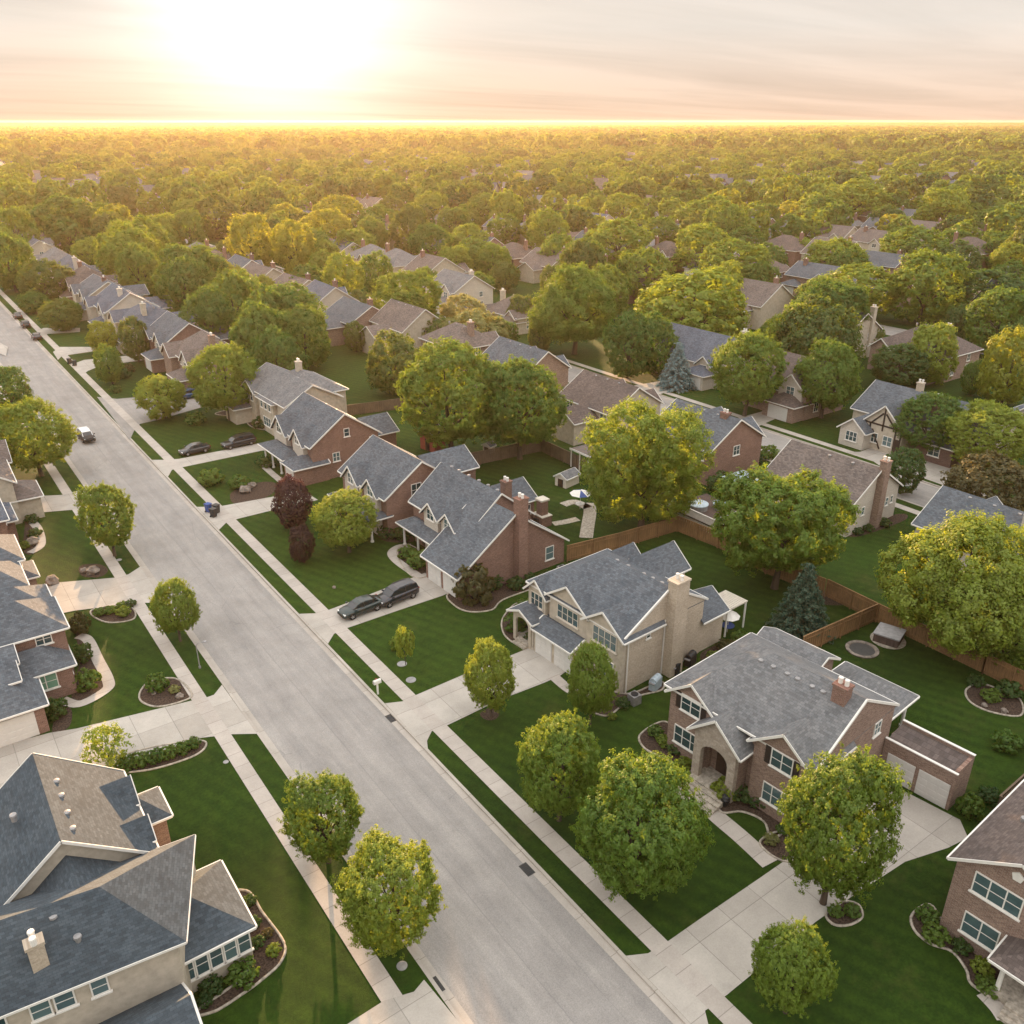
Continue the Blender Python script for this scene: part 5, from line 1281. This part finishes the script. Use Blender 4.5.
# ------------------------------------------------------------------ fences
def fence(pts, label, m_='fence', hgt=1.85, group=None):
    x0, y0 = pts[0]; e = empty('wooden_fence', (x0, y0, 0), 0, label, 'fence', group)
    q = rng(int(x0*7 + y0)); panel = MB(); rails = MB()
    for (a, c) in zip(pts[:-1], pts[1:]):
        a = Vector((a[0]-x0, a[1]-y0, 0)); c = Vector((c[0]-x0, c[1]-y0, 0)); Ln = (c-a).length; d = (c-a)/Ln; n = Vector((-d.y, d.x, 0))
        k = int(Ln/.15)
        for i in range(k):
            p = a + d*(i + .5)*Ln/k; hh = hgt*(1 + q.uniform(-.012, .012)); o_ = n*(.028 if i % 2 else -.0)
            panel.bar(p + o_ + Vector((0, 0, .03)), p + o_ + Vector((0, 0, hh)), Ln/k*.94, .022, up=n)
        for z in (.35, hgt*.82): rails.bar(a - n*.06 + Vector((0, 0, z)), c - n*.06 + Vector((0, 0, z)), .05, .09)
        rails.bar(a + Vector((0, 0, hgt + .03)), c + Vector((0, 0, hgt + .03)), .12, .035)
        m = max(1, int(Ln/2.4))
        for i in range(m + 1):
            p = a + d*Ln*i/m - n*.1; MB().box(p.x - .05, p.x + .05, p.y - .05, p.y + .05, 0, hgt + .08).build('post', M[m_], e)
    panel.build('board_panel', M[m_], e, fix=False); rails.build('rail', M[m_], e, fix=False)
    return e
fence([(67.4, 41.6), (67.2, 36.0), (67.1, 26.0), (67.0, 14.0)], 'orange-brown cedar fence running down to the right edge below the widest tree')
fence([(57.0, 36.6), (67.2, 36.1)], 'short cedar fence section from the brick house to the corner by the hot tub')
fence([(66.3, 60.3), (66.9, 54.9), (66.4, 48.0), (67.3, 41.8)], 'weathered cedar fence behind the cream house, partly under the big tree')
fence([(51.6, 61.9), (58.0, 61.0), (66.2, 60.4)], 'cedar fence between the brick chimney house and the cream house yard')
fence([(69.6, 90.0), (69.4, 76.5), (66.5, 60.6)], 'old brown fence running back from the corner under the golden willow', 'fenceold')
fence([(52.5, 92.0), (60, 90.6), (69.4, 89.8)], 'grey-brown fence across the yards below the great double tree', 'fenceold')
fence([(51.0, 121.0), (60, 119.0), (70, 117.5)], 'dark brown fence behind the tan hipped house', 'fenceold', 1.7)
fence([(51.5, 17.0), (58, 17.2), (67, 17.4)], 'dark fence beyond the garage with two white doors', 'fenceold', 1.8)
fence([(70.0, 117.0), (69.8, 104.0), (69.7, 90.4)], 'brown fence along the back of the yards beyond the double tree', 'fenceold', 1.7)

# ------------------------------------------------------------------ cars
def carp(px, py, rot, *a, **k):
    x, y = G(px, py); return car(x, y, rot, *a, **k)
carp(361, 612, PI + .06, 'dark green-grey wagon nearest the street in the brick house driveway', 'cargreen', 'sedan', length=4.7)
carp(397, 600, PI + .10, 'dark grey people carrier behind the wagon in the same driveway', 'cargrey', 'suv', length=4.8)
carp(195, 453, PI + .05, 'dark car with pale bonnet nearer the street in the upper driveway', 'carblack', 'sedan', length=4.5)
carp(239, 446, PI + .05, 'black pickup-like car parked closest to the brick house porch', 'carblack', 'suv', length=5.2)
cw = carp(87, 440, -PI/2 + .05, 'small black car, roof glare painted white, driving down the street', 'cardull', 'suv', length=4.3)
for ch in cw.children:
    if ch.name.startswith('roof'): ch.data.materials[0] = M['carglare']  # sun glare on the roof, put into the colour as white
carp(190, 398, PI - .1, 'blue-grey car on the side road behind the small yellow tree', 'carblue', 'suv', length=4.6)
carp(26, 327, PI/2, 'dark car farthest up the street by the right kerb', 'carblack', 'suv', length=4.4)
carp(18, 318, PI/2, 'very distant dark car near the left edge of the photo', 'carblack', 'sedan', length=4.4)
carp(37, 339, PI/2, 'small dark car below the farthest parked one by the right kerb', 'carblack', 'sedan', length=4.2)
carp(890, 437, PI, 'silver car in the drive of the timbered house across the second street', 'carsilver', 'sedan', length=4.5)
carp(775, 408, PI, 'covered pale car in the driveway behind the blue spruce', 'carsilver', 'sedan', length=4.4)

# ------------------------------------------------------------------ street furniture and garden things
x, y = G(200, 668)
e = empty('street_lamp', (x, y, 0), 0, 'slim grey street lamp on the left grass strip below the slim yellow tree', 'street lamp')
e.scale = (.62, .62, .62)
MB().lathe([(.16, 0), (.16, .3), (.08, .4), (.06, 3.4), (.045, 3.7)], 10).build('pole', M['vent'], e)
MB().tube([(0, 0, 3.6), (.25, -.05, 3.85), (.9, -.1, 3.9)], [.045, .04, .035], 7).build('arm', M['vent'], e, True)
MB().blob((1.15, -.12, 3.88), .3, 3, 10, 6, .35, 0).build('lamp_head', M['vent'], e, True)
x, y = G(378, 694)
e = empty('mailbox', (x, y, 0), 0, 'white mailbox on a white post at the kerb by the middle driveway', 'mailbox')
MB().box(-.06, .06, -.06, .06, 0, 1.05).build('post', M['white'], e)
b = MB(); b.box(-.32, .32, -.14, .14, 1.05, 1.25)
b.tube([(-.32, 0, 1.25), (.32, 0, 1.25)], [.14, .14], 12); b.build('box', M['white'], e); MB().box(-.1, .1, .145, .16, 1.2, 1.42).build('flag', M['redp'], e)
def bin_(px, py, mt, label, g=None):
    x, y = G(px, py); e = empty('wheeled_bin', (x, y, 0.02), .4, label, 'bin', g)
    b = MB(); b.add([(-.24,-.26,.06),(.24,-.26,.06),(.24,.26,.06),(-.24,.26,.06),(-.3,-.34,1.0),(.3,-.34,1.0),(.3,.34,1.0),(-.3,.34,1.0)], [(0,3,2,1),(4,5,6,7),(0,1,5,4),(1,2,6,5),(2,3,7,6),(3,0,4,7)]); b.build('body', M[mt], e)
    MB().box(-.33, .33, -.37, .36, 1.0, 1.08).build('lid', M[mt], e)
    for s_ in (-1, 1): link('wheel', MB().lathe([(.1,-.03),(.11,0),(.1,.03)], 12).mesh('wheel', M['rubber']), e, (s_*.27, .28, .1), (0, PI/2, 0))
    return e
bin_(209, 512, 'blue', 'blue wheeled bin at the kerb beside the dark ones'); bin_(214, 517, 'dark', 'dark wheeled bin nearest the kerb beside the blue one'); bin_(217, 513, 'iron', 'grey-black wheeled bin behind the blue and dark ones')
bin_(70, 364, 'dark', 'dark bin alone at the kerb far up the street'); bin_(75, 366, 'iron', 'second dark bin beside the lone one far up the street')
def disc(px, py, r, label, name='utility_cover', mt='vent'):
    x, y = G(px, py); o = MB().lathe([(r, 0), (r, .03), (r*.8, .05), (r*.78, .04)], 18).build(name, M[mt]); o.location = (x, y, .0); tag(o, label, 'utility cover'); return o
disc(402, 664, .42, 'grey ring cover below the thin sapling on the lawn'); disc(411, 680, .42, 'pale oval utility cover in the lawn corner by the middle driveway')
disc(403, 837*1.0, .01, 'x') if False else None
disc(402, 966, .30, 'small pale cover on the grass strip below the nearest street tree'); disc(388, 948, .32, 'pale ring at the foot of the nearest street tree'); disc(226, 762, .2, 'faint disc in the bottom left lawn near the hedge')
disc(119, 560, .28, 'small white cover on the left strip below the rounded street tree')
def inlet(px, py, label):
    x, y = G(px, py); e = empty('storm_drain', (x, y, -.118), 0, label, 'storm drain')
    MB().box(-.28, .28, -.5, .5, 0, .02).build('frame', M['iron'], e); b = MB()
    for i in range(7): b.box(-.22, .22, -.42 + i*.13, -.36 + i*.13, .021, .035)
    b.build('grate', M['dark'], e)
inlet(527, 868, 'dark storm drain against the right kerb near the bottom of the street'); inlet(391, 717, 'dark storm drain at the kerb by the middle driveway mouth'); inlet(192, 498.5, 'dark storm drain at the kerb above the wheeled bins'); inlet(436, 984, 'storm drain at the left kerb near the bottom edge')

# backyard things
x, y = G(888, 640); e = empty('hot_tub', (x, y, 0), .3, 'covered hot tub on a round slab in the fence corner', 'hot tub')
MB().lathe([(1.5, 0), (1.5, .05)], 20).build('slab', M['stone'], e); MB().box(-1.05, 1.05, -1.05, 1.05, .05, .8).build('body', M['deck'], e); MB().box(-1.12, 1.12, -1.12, 1.12, .8, .92).build('lid', M['vent'], e)
x, y = G(862, 650); e = empty('garden_pond', (x, y, 0), 0, 'oval stone-edged pond beside the covered hot tub', 'pond')
MB().lathe([(1.35, 0), (1.4, .12), (1.1, .14), (1.05, .05)], 20).build('rim', M['rock'], e); MB().lathe([(1.06, .03), (1.06, .06)], 20).build('water_surface', M['iron'], e)
x, y = G(542, 524); e = empty('outdoor_fireplace', (x, y, 0), 0, 'brick outdoor fireplace with white cap in the backyard lawn', 'fireplace')
MB().box(-.7, .7, -.9, .9, 0, 1.2).box(-.45, .45, -.5, .5, 1.2, 3.0).build('chimney', M['brick'], e); MB().box(-.58, .58, -.62, .62, 3.0, 3.2).box(-.75, .75, -.95, .95, 1.2, 1.3).build('cap', M['trim'], e); MB().box(-.95, -.7, -.35, .35, .2, .9).build('hearth', M['dark'], e)
ribbon('stone_walk', [(586,538),(588,525),(590,512),(589,503)], 1.5, 'stone'); ribbon('stone_walk', [(563,505),(575,502),(588,508)], 1.3, 'stone'); ribbon('stone_walk', [(553,524),(565,522),(578,519)], 1.1, 'stone')
x, y = G(580, 509); e = empty('garden_parasol', (x, y, 0), 0, 'blue and white parasol shape standing in for the backyard playset', 'parasol')  # parasol and table are a stand-in shape for a playset
MB().tube([(0,0,0),(0,0,2.3)], [.03,.03], 7).build('pole', M['white'], e)
for k in range(8):
    a0, a1 = 2*PI*k/8, 2*PI*(k+1)/8; MB().add([(0,0,2.45),(1.3*math.cos(a0),1.3*math.sin(a0),2.0),(1.3*math.cos(a1),1.3*math.sin(a1),2.0),(0,0,2.41)], [(0,1,2),(3,2,1),(0,2,3),(0,3,1)]).build('canopy_panel', M['blue' if k % 4 == 1 else 'white'], e)
MB().lathe([(.55,.7),(.55,.74)], 16).build('table_top', M['white'], e)
def shed(px, py, wx, wy, hh, label, wall='white', roof='shlight', name='garden_shed', rot=.2, chute=False):
    x, y = G(px, py); h = House(label, x, y, rot, wall, roof, name=name, cat='shed'); h.wing(-wx/2, wx/2, -wy/2, wy/2, hh, 'x', .6, ov=.15, z0=0); h.door('W', -wx/2, 0, 0, .8, 1.7 if hh > 1.75 else hh - .15); return h.done()
shed(567, 484, 2.6, 1.8, 1.2, 'low pale playhouse on the backyard lawn by the old fence', 'trim', 'shlight', 'playhouse')
shed(433, 449, 2.0, 3.0, 2.4, 'faded red garden shed under the great double tree', 'redp', 'shbrown')
shed(489, 452, 1.0, 1.3, 1.0, 'small white hutch on the shaded lawn right of the red shed', 'white', 'shlight')
# raised deck with pale rails and covered tubs
x, y = G(695, 520); e = empty('raised_deck', (x, y, 0), 0, 'dark raised deck with white balustrade behind the golden willow', 'deck')
MB().box(-1.5, 5.0, -4.0, 3.0, .9, 1.05).build('deck_floor', M['deck'], e); b = MB()
for i in range(48): b.box(-1.5, -1.45, -4.0 + i*.146, -3.93 + i*.146, .05, 1.9)
b.box(-1.56, -1.42, -4.05, 3.0, 1.9, 1.98); b.build('balustrade', M['white'], e)
b = MB()
for i in range(20): b.box(-1.5 + i*.33, -1.44 + i*.33, -4.05, -4.0, .9, 1.9)
b.box(-1.5, 5, -4.1, -3.98, 1.9, 1.98); b.build('balustrade', M['white'], e)
for (dx, dy, r, lab) in ((.8, .4, 1.1, 'pale blue covered round tub on the dark deck, nearer the willow'), (3.0, -1.0, .9, 'white-blue covered round tub on the dark deck, nearer the house')):
    ee = empty('covered_tub', (x + dx, y + dy, 1.055), 0, lab, 'tub'); MB().lathe([(r, 0), (r, .6)], 18).build('body', M['vent'], ee); MB().lathe([(r*1.05, .6), (r*1.05, .7), (r*.5, .8)], 18).build('cover', M['bluep'], ee)
x, y = G(740, 497); e = empty('awning', (x, y, 0), 0, 'pale flat awning between the deck and the taupe-roofed house', 'awning'); MB().box(-1.6, 2.2, -1.8, 1.8, 2.4, 2.5).build('awning_panel', M['bluep'], e)
for p in ((-1.5, -1.7), (-1.5, 1.7), (2.1, -1.7)): MB().box(p[0]-.05, p[0]+.05, p[1]-.05, p[1]+.05, 0, 2.4).build('post', M['white'], e)
x, y = G(592, 475); e = empty('pergola', (x, y, 0), 0, 'long white pergola by the old fence left of the golden willow', 'pergola'); b = MB()
b.box(-.5, 3.6, -5, 4.0, 2.5, 2.62); b.build('roof', M['shtan'], e)
for i in range(6): MB().box(-.4, -.28, -4.9 + i*1.75, -4.78 + i*1.75, 0, 2.5).build('post', M['white'], e)
MB().box(-.55, -.5, -5.05, 4.05, 2.45, 2.7).build('fascia', M['white'], e)
def grill(px, py, label, mt='dark'):
    x, y = G(px, py); e = empty('covered_barbecue', (x, y, 0), .3, label, 'barbecue')
    MB().box(-.55, .55, -.3, .3, .0, .85).tube([(-.5, 0, .85), (.5, 0, .85)], [.32, .32], 12).build('cover', M[mt], e); MB().box(-.75, -.55, -.25, .25, .75, .82).box(.55, .75, -.25, .25, .75, .82).build('side_shelf', M['vent'], e)
grill(655, 688, 'grey-blue covered barbecue against the cream house side wall', 'bluep'); grill(676, 672, 'dark covered barbecue by the cream house chimney foot'); grill(690, 664, 'black covered grill further along the cream side wall')
x, y = G(727, 632); e = empty('garden_parasol', (x, y, 0), 0, 'half-folded white and blue parasol on the cream house patio', 'parasol'); MB().tube([(0,0,0),(0,0,2.2)], [.03,.03], 7).build('pole', M['white'], e)
MB().lathe([(1.0, 1.7), (.55, 2.0), (.05, 2.35)], 9).build('canopy_panel', M['white'], e); MB().lathe([(.6, .7), (.6, .74)], 14).build('table_top', M['blue'], e)
def acunit(px, py, label):
    x, y = G(px, py); e = empty('air_conditioner', (x, y, 0), 0, label, 'air conditioner'); MB().box(-.4, .4, -.4, .4, .02, .85).build('body', M['vent'], e); MB().lathe([(.3, .85), (.3, .9)], 14).build('fan_guard', M['dark'], e)
acunit(634, 703, 'grey air conditioner at the cream house corner'); acunit(562, 574, 'air conditioner against the brick side wall by the fence'); acunit(884, 770, 'air conditioner beside the brick house rear corner')

# ------------------------------------------------------------------ far neighbourhood: houses
def far_proto(seed, wall, roof, W, dp):
    q = rng(seed); h = House(None, 0, -500, 0, wall, roof, name='distant_house')
    hip = seed % 2 == 0; pt = .62
    h.wing(0, dp, 0, W, 4.9, 'y', pt, 'hip' if hip else 'gable', fascia=True); h.wing(-.6, dp*.45, .8, 4.8, 4.7, 'x', .85, ends=(1, 0), wall='siding'); h.wing(-2.4, dp*.3, W - 5.2, W - .4, 2.7, 'x', .55, 'hip', hips=(True, False))
    if seed % 3: h.wing(dp - 1, dp + 4, W*.3, W*.8, 4.0, 'x', .55, ends=(0, 1))
    h.chimney(dp*.4, W*.8, 4.9 + pt*dp/2 + .9, .9, .9, 'brick', 2, pots=1)
    h.win('W', -.6, 2.8, 3.4, 1.5, 1.3, 2); h.win('S', 0, dp*.5, 3.2, 1.2, 1.3, 2); h.garage('W', -2.4, W - 2.8, 3.4, 2.1)
    return h.done(), (wall, roof)
protos = [far_proto(s, w_, r_, W, d) for (s, w_, r_, W, d) in ((1,'brick2','shgrey',13,10),(2,'stucco','shlight',14,11),(3,'siding','shblue',12,10),(4,'brick','shbrown',14,11),(5,'stucco','shtan',13,12))]
used = set()
spots = []
for k in range(-3, 12):
    sx_ = 20 + 79*k
    for side in (0, 1):
        fx = sx_ + (19 if side == 0 else -12)
        yy = 100.0
        q = rng(k*2 + side + 77)
        while yy < 900:
            yy += q.uniform(16, 20)
            px, py = P(fx, yy, 5); dd = math.hypot(fx, yy)
            if not (-15 < px < 1040) or py < 146: continue
            if k == 0 and (side == 0 and yy < 300 or side == 1 and yy < 108): continue
            if k == 1 and yy < (166 if side == 1 else 196): continue
            if k == 2 and side == 1 and (yy < 120): continue
            if k == 2 and side == 0 and yy < 100 : continue
            if any(abs(yy - c) < 9 for c in (304, 524, 804)): continue
            spots.append((dd, fx, yy, side, px, py))
spots.sort()
spots = spots[:230]
FARH = []
for i, (dd, fx, yy, side, px, py) in enumerate(spots):
    q = rng(i*31 + 5); j = q.randrange(5); pr, info = protos[j]
    if j in used: o = copy_tree(pr)
    else: used.add(j); o = pr
    o.location = (fx + q.uniform(-1.5, 1.5), yy, 0); o.rotation_euler = (0, 0, (0 if side == 0 else PI) + q.uniform(-.06, .06))
    o.scale = (1, q.uniform(.9, 1.1), q.uniform(.9, 1.08))
    o['category'] = 'house'; o['group'] = 'houses glimpsed among the distant treetops'; FARH.append((o, px, py, info))

# ------------------------------------------------------------------ far neighbourhood: trees
q = rng(4242)
manual = [(t[0], t[1], t[2]) for t in TREES]
cand = []
def ring(d0, d1, sp, rmin, rmax, res):
    yy = d0*0.15
    a = YAW
    n = int(d1/sp) + 1
    for i in range(-n, n):
        for j in range(0, n):
            x = (i + q.uniform(-.42, .42))*sp; y = (j + q.uniform(-.42, .42))*sp      # camera frame
            dd = math.hypot(x, y)
            if dd < d0 or dd >= d1 or abs(x) > y*.62 + 12: continue
            X = x*CY + y*SY; Y = -x*SY + y*CY
            res.append((dd, X, Y, q.uniform(rmin, rmax)))
r1 = []; ring(150, 420, 15.5, 4.8, 7.8, r1)
r2 = []; ring(420, 1100, 18.3, 6.0, 9.0, r2)
r3 = []; ring(1100, 4200, 27.0, 8.6, 13.0, r3)
r4 = []; ring(4100, 14000, 62.0, 26, 46, r4)
ok = []
for (dd, X, Y, r) in r1:
    if any(math.hypot(X - m_[0], Y - m_[1]) < (m_[2] + r)*.95 for m_ in manual): continue
    fx = (X - 20) % 79
    if (fx < 6.5 or fx > 73) or (Y < 300 and 94 < X < 104): continue
    if dd < 300:
        if 36 < X < 52 and Y < 300: continue
        if 78 < X < 122 and 30 < Y < 175: continue
        if 140 < X < 160 and 70 < Y < 112 or 190 < X < 235 and 50 < Y < 100: continue
        if 24 < X < 37: continue
        if X > 50 and X < 72 and Y < 150: continue
        if q.random() < .22: continue
    if X < 17 and dd < 330: continue
    if any(math.hypot(X - s[1] - 6, Y - s[2] - 6) < 9.5 for s in spots) and q.random() < .8: continue
    ok.append((dd, X, Y, r))
ok.sort()
r2.sort()
r2 = [t for t in r2 if not (t[0] < 800 and any(abs(t[1] - s[1] - 6) < 9 and abs(t[2] - s[2] - 6) < 8 for s in spots) and q.random() < .7)]
r2 = [t for t in r2 if not ((t[1] - 20) % 79 < 5 or (t[1] - 20) % 79 > 74.5)]
n_ind = 296 - len(TREES)
ind = (ok + r2)[:max(0, n_ind)]
rest_near = (ok + r2)[max(0, n_ind):]
PAL = ['green', 'olive', 'lime', 'lime', 'lime', 'green', 'olive', 'dark', 'gold', 'lime']
for i, (dd, X, Y, r) in enumerate(ind):
    lf = q.choice(PAL); hh = r*q.uniform(1.8, 2.25)
    e = tree_at(X, Y, r, hh, 'mid%d' % q.randrange(4) if dd < 330 else 'far%d' % q.randrange(3), lf)
    AUTO.append(e)

# names of place for the many background trees and houses, so that each label points at one
ORD = ['first', 'second', 'third', 'fourth', 'fifth', 'sixth', 'seventh', 'eighth', 'ninth', 'tenth']
def ordn(i): return ORD[i] if i < 10 else '%d%s' % (i + 1, {1: 'st', 2: 'nd', 3: 'rd'}.get((i + 1) % 10, 'th') if (i + 1) not in (11, 12, 13) else 'th')
TONE = {'green': 'mid green', 'dark': 'dark green', 'lime': 'yellow-green', 'gold': 'golden', 'bronze': 'brownish green', 'olive': 'olive green', 'fresh': 'fresh green', 'tan': 'pale apricot', 'purple': 'purple'}
def bands(items, n, maker):
    items = sorted(items, key=lambda t: -t[2]); m_ = math.ceil(len(items)/n)
    for b_ in range(n):
        row = sorted(items[b_*m_:(b_ + 1)*m_], key=lambda t: t[1])
        for i, it in enumerate(row): maker(it, b_, i)
tree_items = []
for e in AUTO:
    x, y = e.location.x, e.location.y; px, py = P(x, y, 5)
    mname = [c for c in e.children if c.name.startswith('crown')][0].material_slots[0].material
    key = [k for k, v in L.items() if v == mname][0]; tree_items.append((e, px, py, key))
def mk_tree(it, b_, i):
    e, px, py, key = it
    e['label'] = '%s tree, %s from left in the %s row of background trees from below' % (TONE[key], ordn(i), ordn(b_))
    e['group'] = 'background trees of the neighbourhood'
bands(tree_items, 12, mk_tree)
RT = {'shgrey': 'grey', 'shlight': 'pale grey', 'shblue': 'blue-grey', 'shbrown': 'brown', 'shtan': 'taupe'}
def mk_house(it, b_, i):
    it[0]['label'] = '%s-roofed house, %s from left in the %s row of far rooftops from below' % (RT[it[3]], ordn(i), ordn(b_))
bands([(o, px, py, inf[1]) for (o, px, py, inf) in FARH], 10, mk_house)

# the far rooftops: past the individual houses they read as a scatter of small pale roofs
hb = MB(); hr = MB()
hb.box(-5, 5, -7, 7, 0, 5.0); hb.add([(-5, -7, 5), (5, -7, 5), (0, -7, 8.4), (-5, 7, 5), (5, 7, 5), (0, 7, 8.4)], [(0, 1, 2), (3, 5, 4), (0, 2, 5, 3), (1, 4, 5, 2)])
for sg in (-1, 1): hr.add([(sg*5.5, -7.5, 4.72), (sg*5.5, 7.5, 4.72), (0, 7.5, 8.45), (0, -7.5, 8.45), (sg*5.5, -7.5, 4.9), (sg*5.5, 7.5, 4.9), (0, 7.5, 8.65), (0, -7.5, 8.65)], [(0, 1, 2, 3), (4, 7, 6, 5), (0, 4, 5, 1), (1, 5, 6, 2), (2, 6, 7, 3), (3, 7, 4, 0)])
HM = {}
for k_, (wm_, rm_) in enumerate((('stucco', 'shlight'), ('siding', 'shtan'), ('brick2', 'shgrey'), ('siding', 'shblue'))):
    mb_ = MB(); mb_.v = hb.v + hr.v; mb_.f = hb.f + [tuple(i + len(hb.v) for i in f) for f in hr.f]
    me_ = mb_.mesh('far_rooftop', M[wm_]); me_.materials.append(M[rm_]); me_.polygons.foreach_set('material_index', [0]*len(hb.f) + [1]*len(hr.f)); HM['h%d' % k_] = me_
# the far wood: past the individual trees the canopy reads as one mass
def scatter(name, pts, keys, seed, zf=0.93):
    me = bpy.data.meshes.new(name)
    me.from_pydata([(p[0], p[1], 0) for p in pts], [], [])
    n = len(pts); qq = np.random.default_rng(seed)
    for an, ty, val in (('sc', 'FLOAT', np.array([p[2] for p in pts])), ('rz', 'FLOAT', qq.random(n)*6.28), ('pick', 'INT', qq.integers(0, len(keys), n))):
        a = me.attributes.new(an, ty, 'POINT'); a.data.foreach_set('value', val.astype(np.float32 if ty == 'FLOAT' else np.int32))
    o = link(name, me); ng = bpy.data.node_groups.new(name, 'GeometryNodeTree')
    ng.interface.new_socket('Geometry', in_out='INPUT', socket_type='NodeSocketGeometry'); ng.interface.new_socket('Geometry', in_out='OUTPUT', socket_type='NodeSocketGeometry')
    gi = N(ng, 'NodeGroupInput'); go = N(ng, 'NodeGroupOutput'); jo = N(ng, 'GeometryNodeJoinGeometry')
    for k, (crown, lf) in reversed(list(enumerate(keys))):
        src = SRC[(crown, lf)]
        oi = N(ng, 'GeometryNodeObjectInfo'); oi.inputs['Object'].default_value = src; oi.inputs['As Instance'].default_value = True
        ng.links.new(oi.outputs['Geometry'], jo.inputs[0])
    iop = N(ng, 'GeometryNodeInstanceOnPoints', in_Pick_Instance=True)
    def attr(nm, ty):
        a = N(ng, 'GeometryNodeInputNamedAttribute', data_type=ty); a.inputs[0].default_value = nm; return a.outputs[0]
    m2p = N(ng, 'GeometryNodeMeshToPoints'); ng.links.new(gi.outputs[0], m2p.inputs[0])
    ng.links.new(m2p.outputs[0], iop.inputs['Points']); ng.links.new(jo.outputs[0], iop.inputs['Instance'])
    ng.links.new(attr('pick', 'INT'), iop.inputs['Instance Index'])
    cx = N(ng, 'ShaderNodeCombineXYZ'); ng.links.new(attr('rz', 'FLOAT'), cx.inputs[2]); ng.links.new(cx.outputs[0], iop.inputs['Rotation'])
    sc_ = N(ng, 'ShaderNodeCombineXYZ'); s1 = attr('sc', 'FLOAT'); ng.links.new(s1, sc_.inputs[0]); ng.links.new(s1, sc_.inputs[1])
    mz = N(ng, 'ShaderNodeMath', operation='MULTIPLY', in_1=zf); ng.links.new(s1, mz.inputs[0]); ng.links.new(mz.outputs[0], sc_.inputs[2])
    ng.links.new(sc_.outputs[0], iop.inputs['Scale']); ng.links.new(iop.outputs[0], go.inputs[0])
    md = o.modifiers.new('scatter', 'NODES'); md.node_group = ng
    return o
# one crown of each kind stands as the first tree of its band; the mass repeats them
SRC = {}
def source(crown, lf, X, Y, r):
    o = link('far_wood', CR[crown], None, (X, Y, 0), None, (r, r, r*.8)); o.material_slots[0].link = 'OBJECT'; o.material_slots[0].material = L[lf]; o['kind'] = 'stuff'; SRC[(crown, lf)] = o
mixk = [('green', 0), ('lime', 1), ('lime', 2), ('olive', 1), ('lime', 1), ('lime', 0), ('dark', 1), ('green', 2)]
k1 = [('far%d' % v, lf) for lf, v in mixk]; k2 = [('vfar%d' % v, lf) for lf, v in mixk]
for i, (c, lf) in enumerate(k1): t = rest_near.pop(); source(c, lf, t[1], t[2], t[3])
for i, (c, lf) in enumerate(k2): t = r3.pop(); source(c, lf, t[1], t[2], t[3])
hk = []
rh = []; ring(520, 2800, 21.0, 1.0, 1.3, rh)
for k_ in range(4):
    t = rh[k_*9]; o = link('far_rooftops', HM['h%d' % k_], None, (t[1], t[2], 0)); o['kind'] = 'stuff'; SRC[('h%d' % k_, '')] = o; hk.append(('h%d' % k_, ''))
o = scatter('far_rooftops', [(t[1], t[2], t[3]) for t in rh], hk, 9, 1.15); o['kind'] = 'stuff'
o = scatter('far_wood', [(t[1], t[2], t[3]) for t in rest_near], k1, 1); o['kind'] = 'stuff'
o = scatter('far_wood', [(t[1], t[2], t[3]) for t in r3], k2, 2); o['kind'] = 'stuff'
o = scatter('far_wood', [(t[1], t[2], t[3]) for t in r4], k2, 3, .22); o['kind'] = 'stuff'
print('TREES', len(TREES), 'houses', len(FARH), 'far', len(rest_near), len(r3))

# ------------------------------------------------------------------ the evening air
hz = MB().box(-2600, 4600, -60, 4600, -1.2, 43.2).build('haze', None); hz['kind'] = 'stuff'; hz.display_type = 'WIRE'
hm_ = bpy.data.materials.new('evening_haze'); hm_.use_nodes = True; ht = hm_.node_tree
for n in list(ht.nodes): ht.nodes.remove(n)
ho = N(ht, 'ShaderNodeOutputMaterial'); hv = N(ht, 'ShaderNodeVolumePrincipled')
hv.inputs['Color'].default_value = (0.95, 0.74, 0.54, 1); hv.inputs['Density'].default_value = 0.000075; hv.inputs['Anisotropy'].default_value = 0.52
ht.links.new(hv.outputs[0], ho.inputs['Volume']); hz.data.materials.append(hm_)
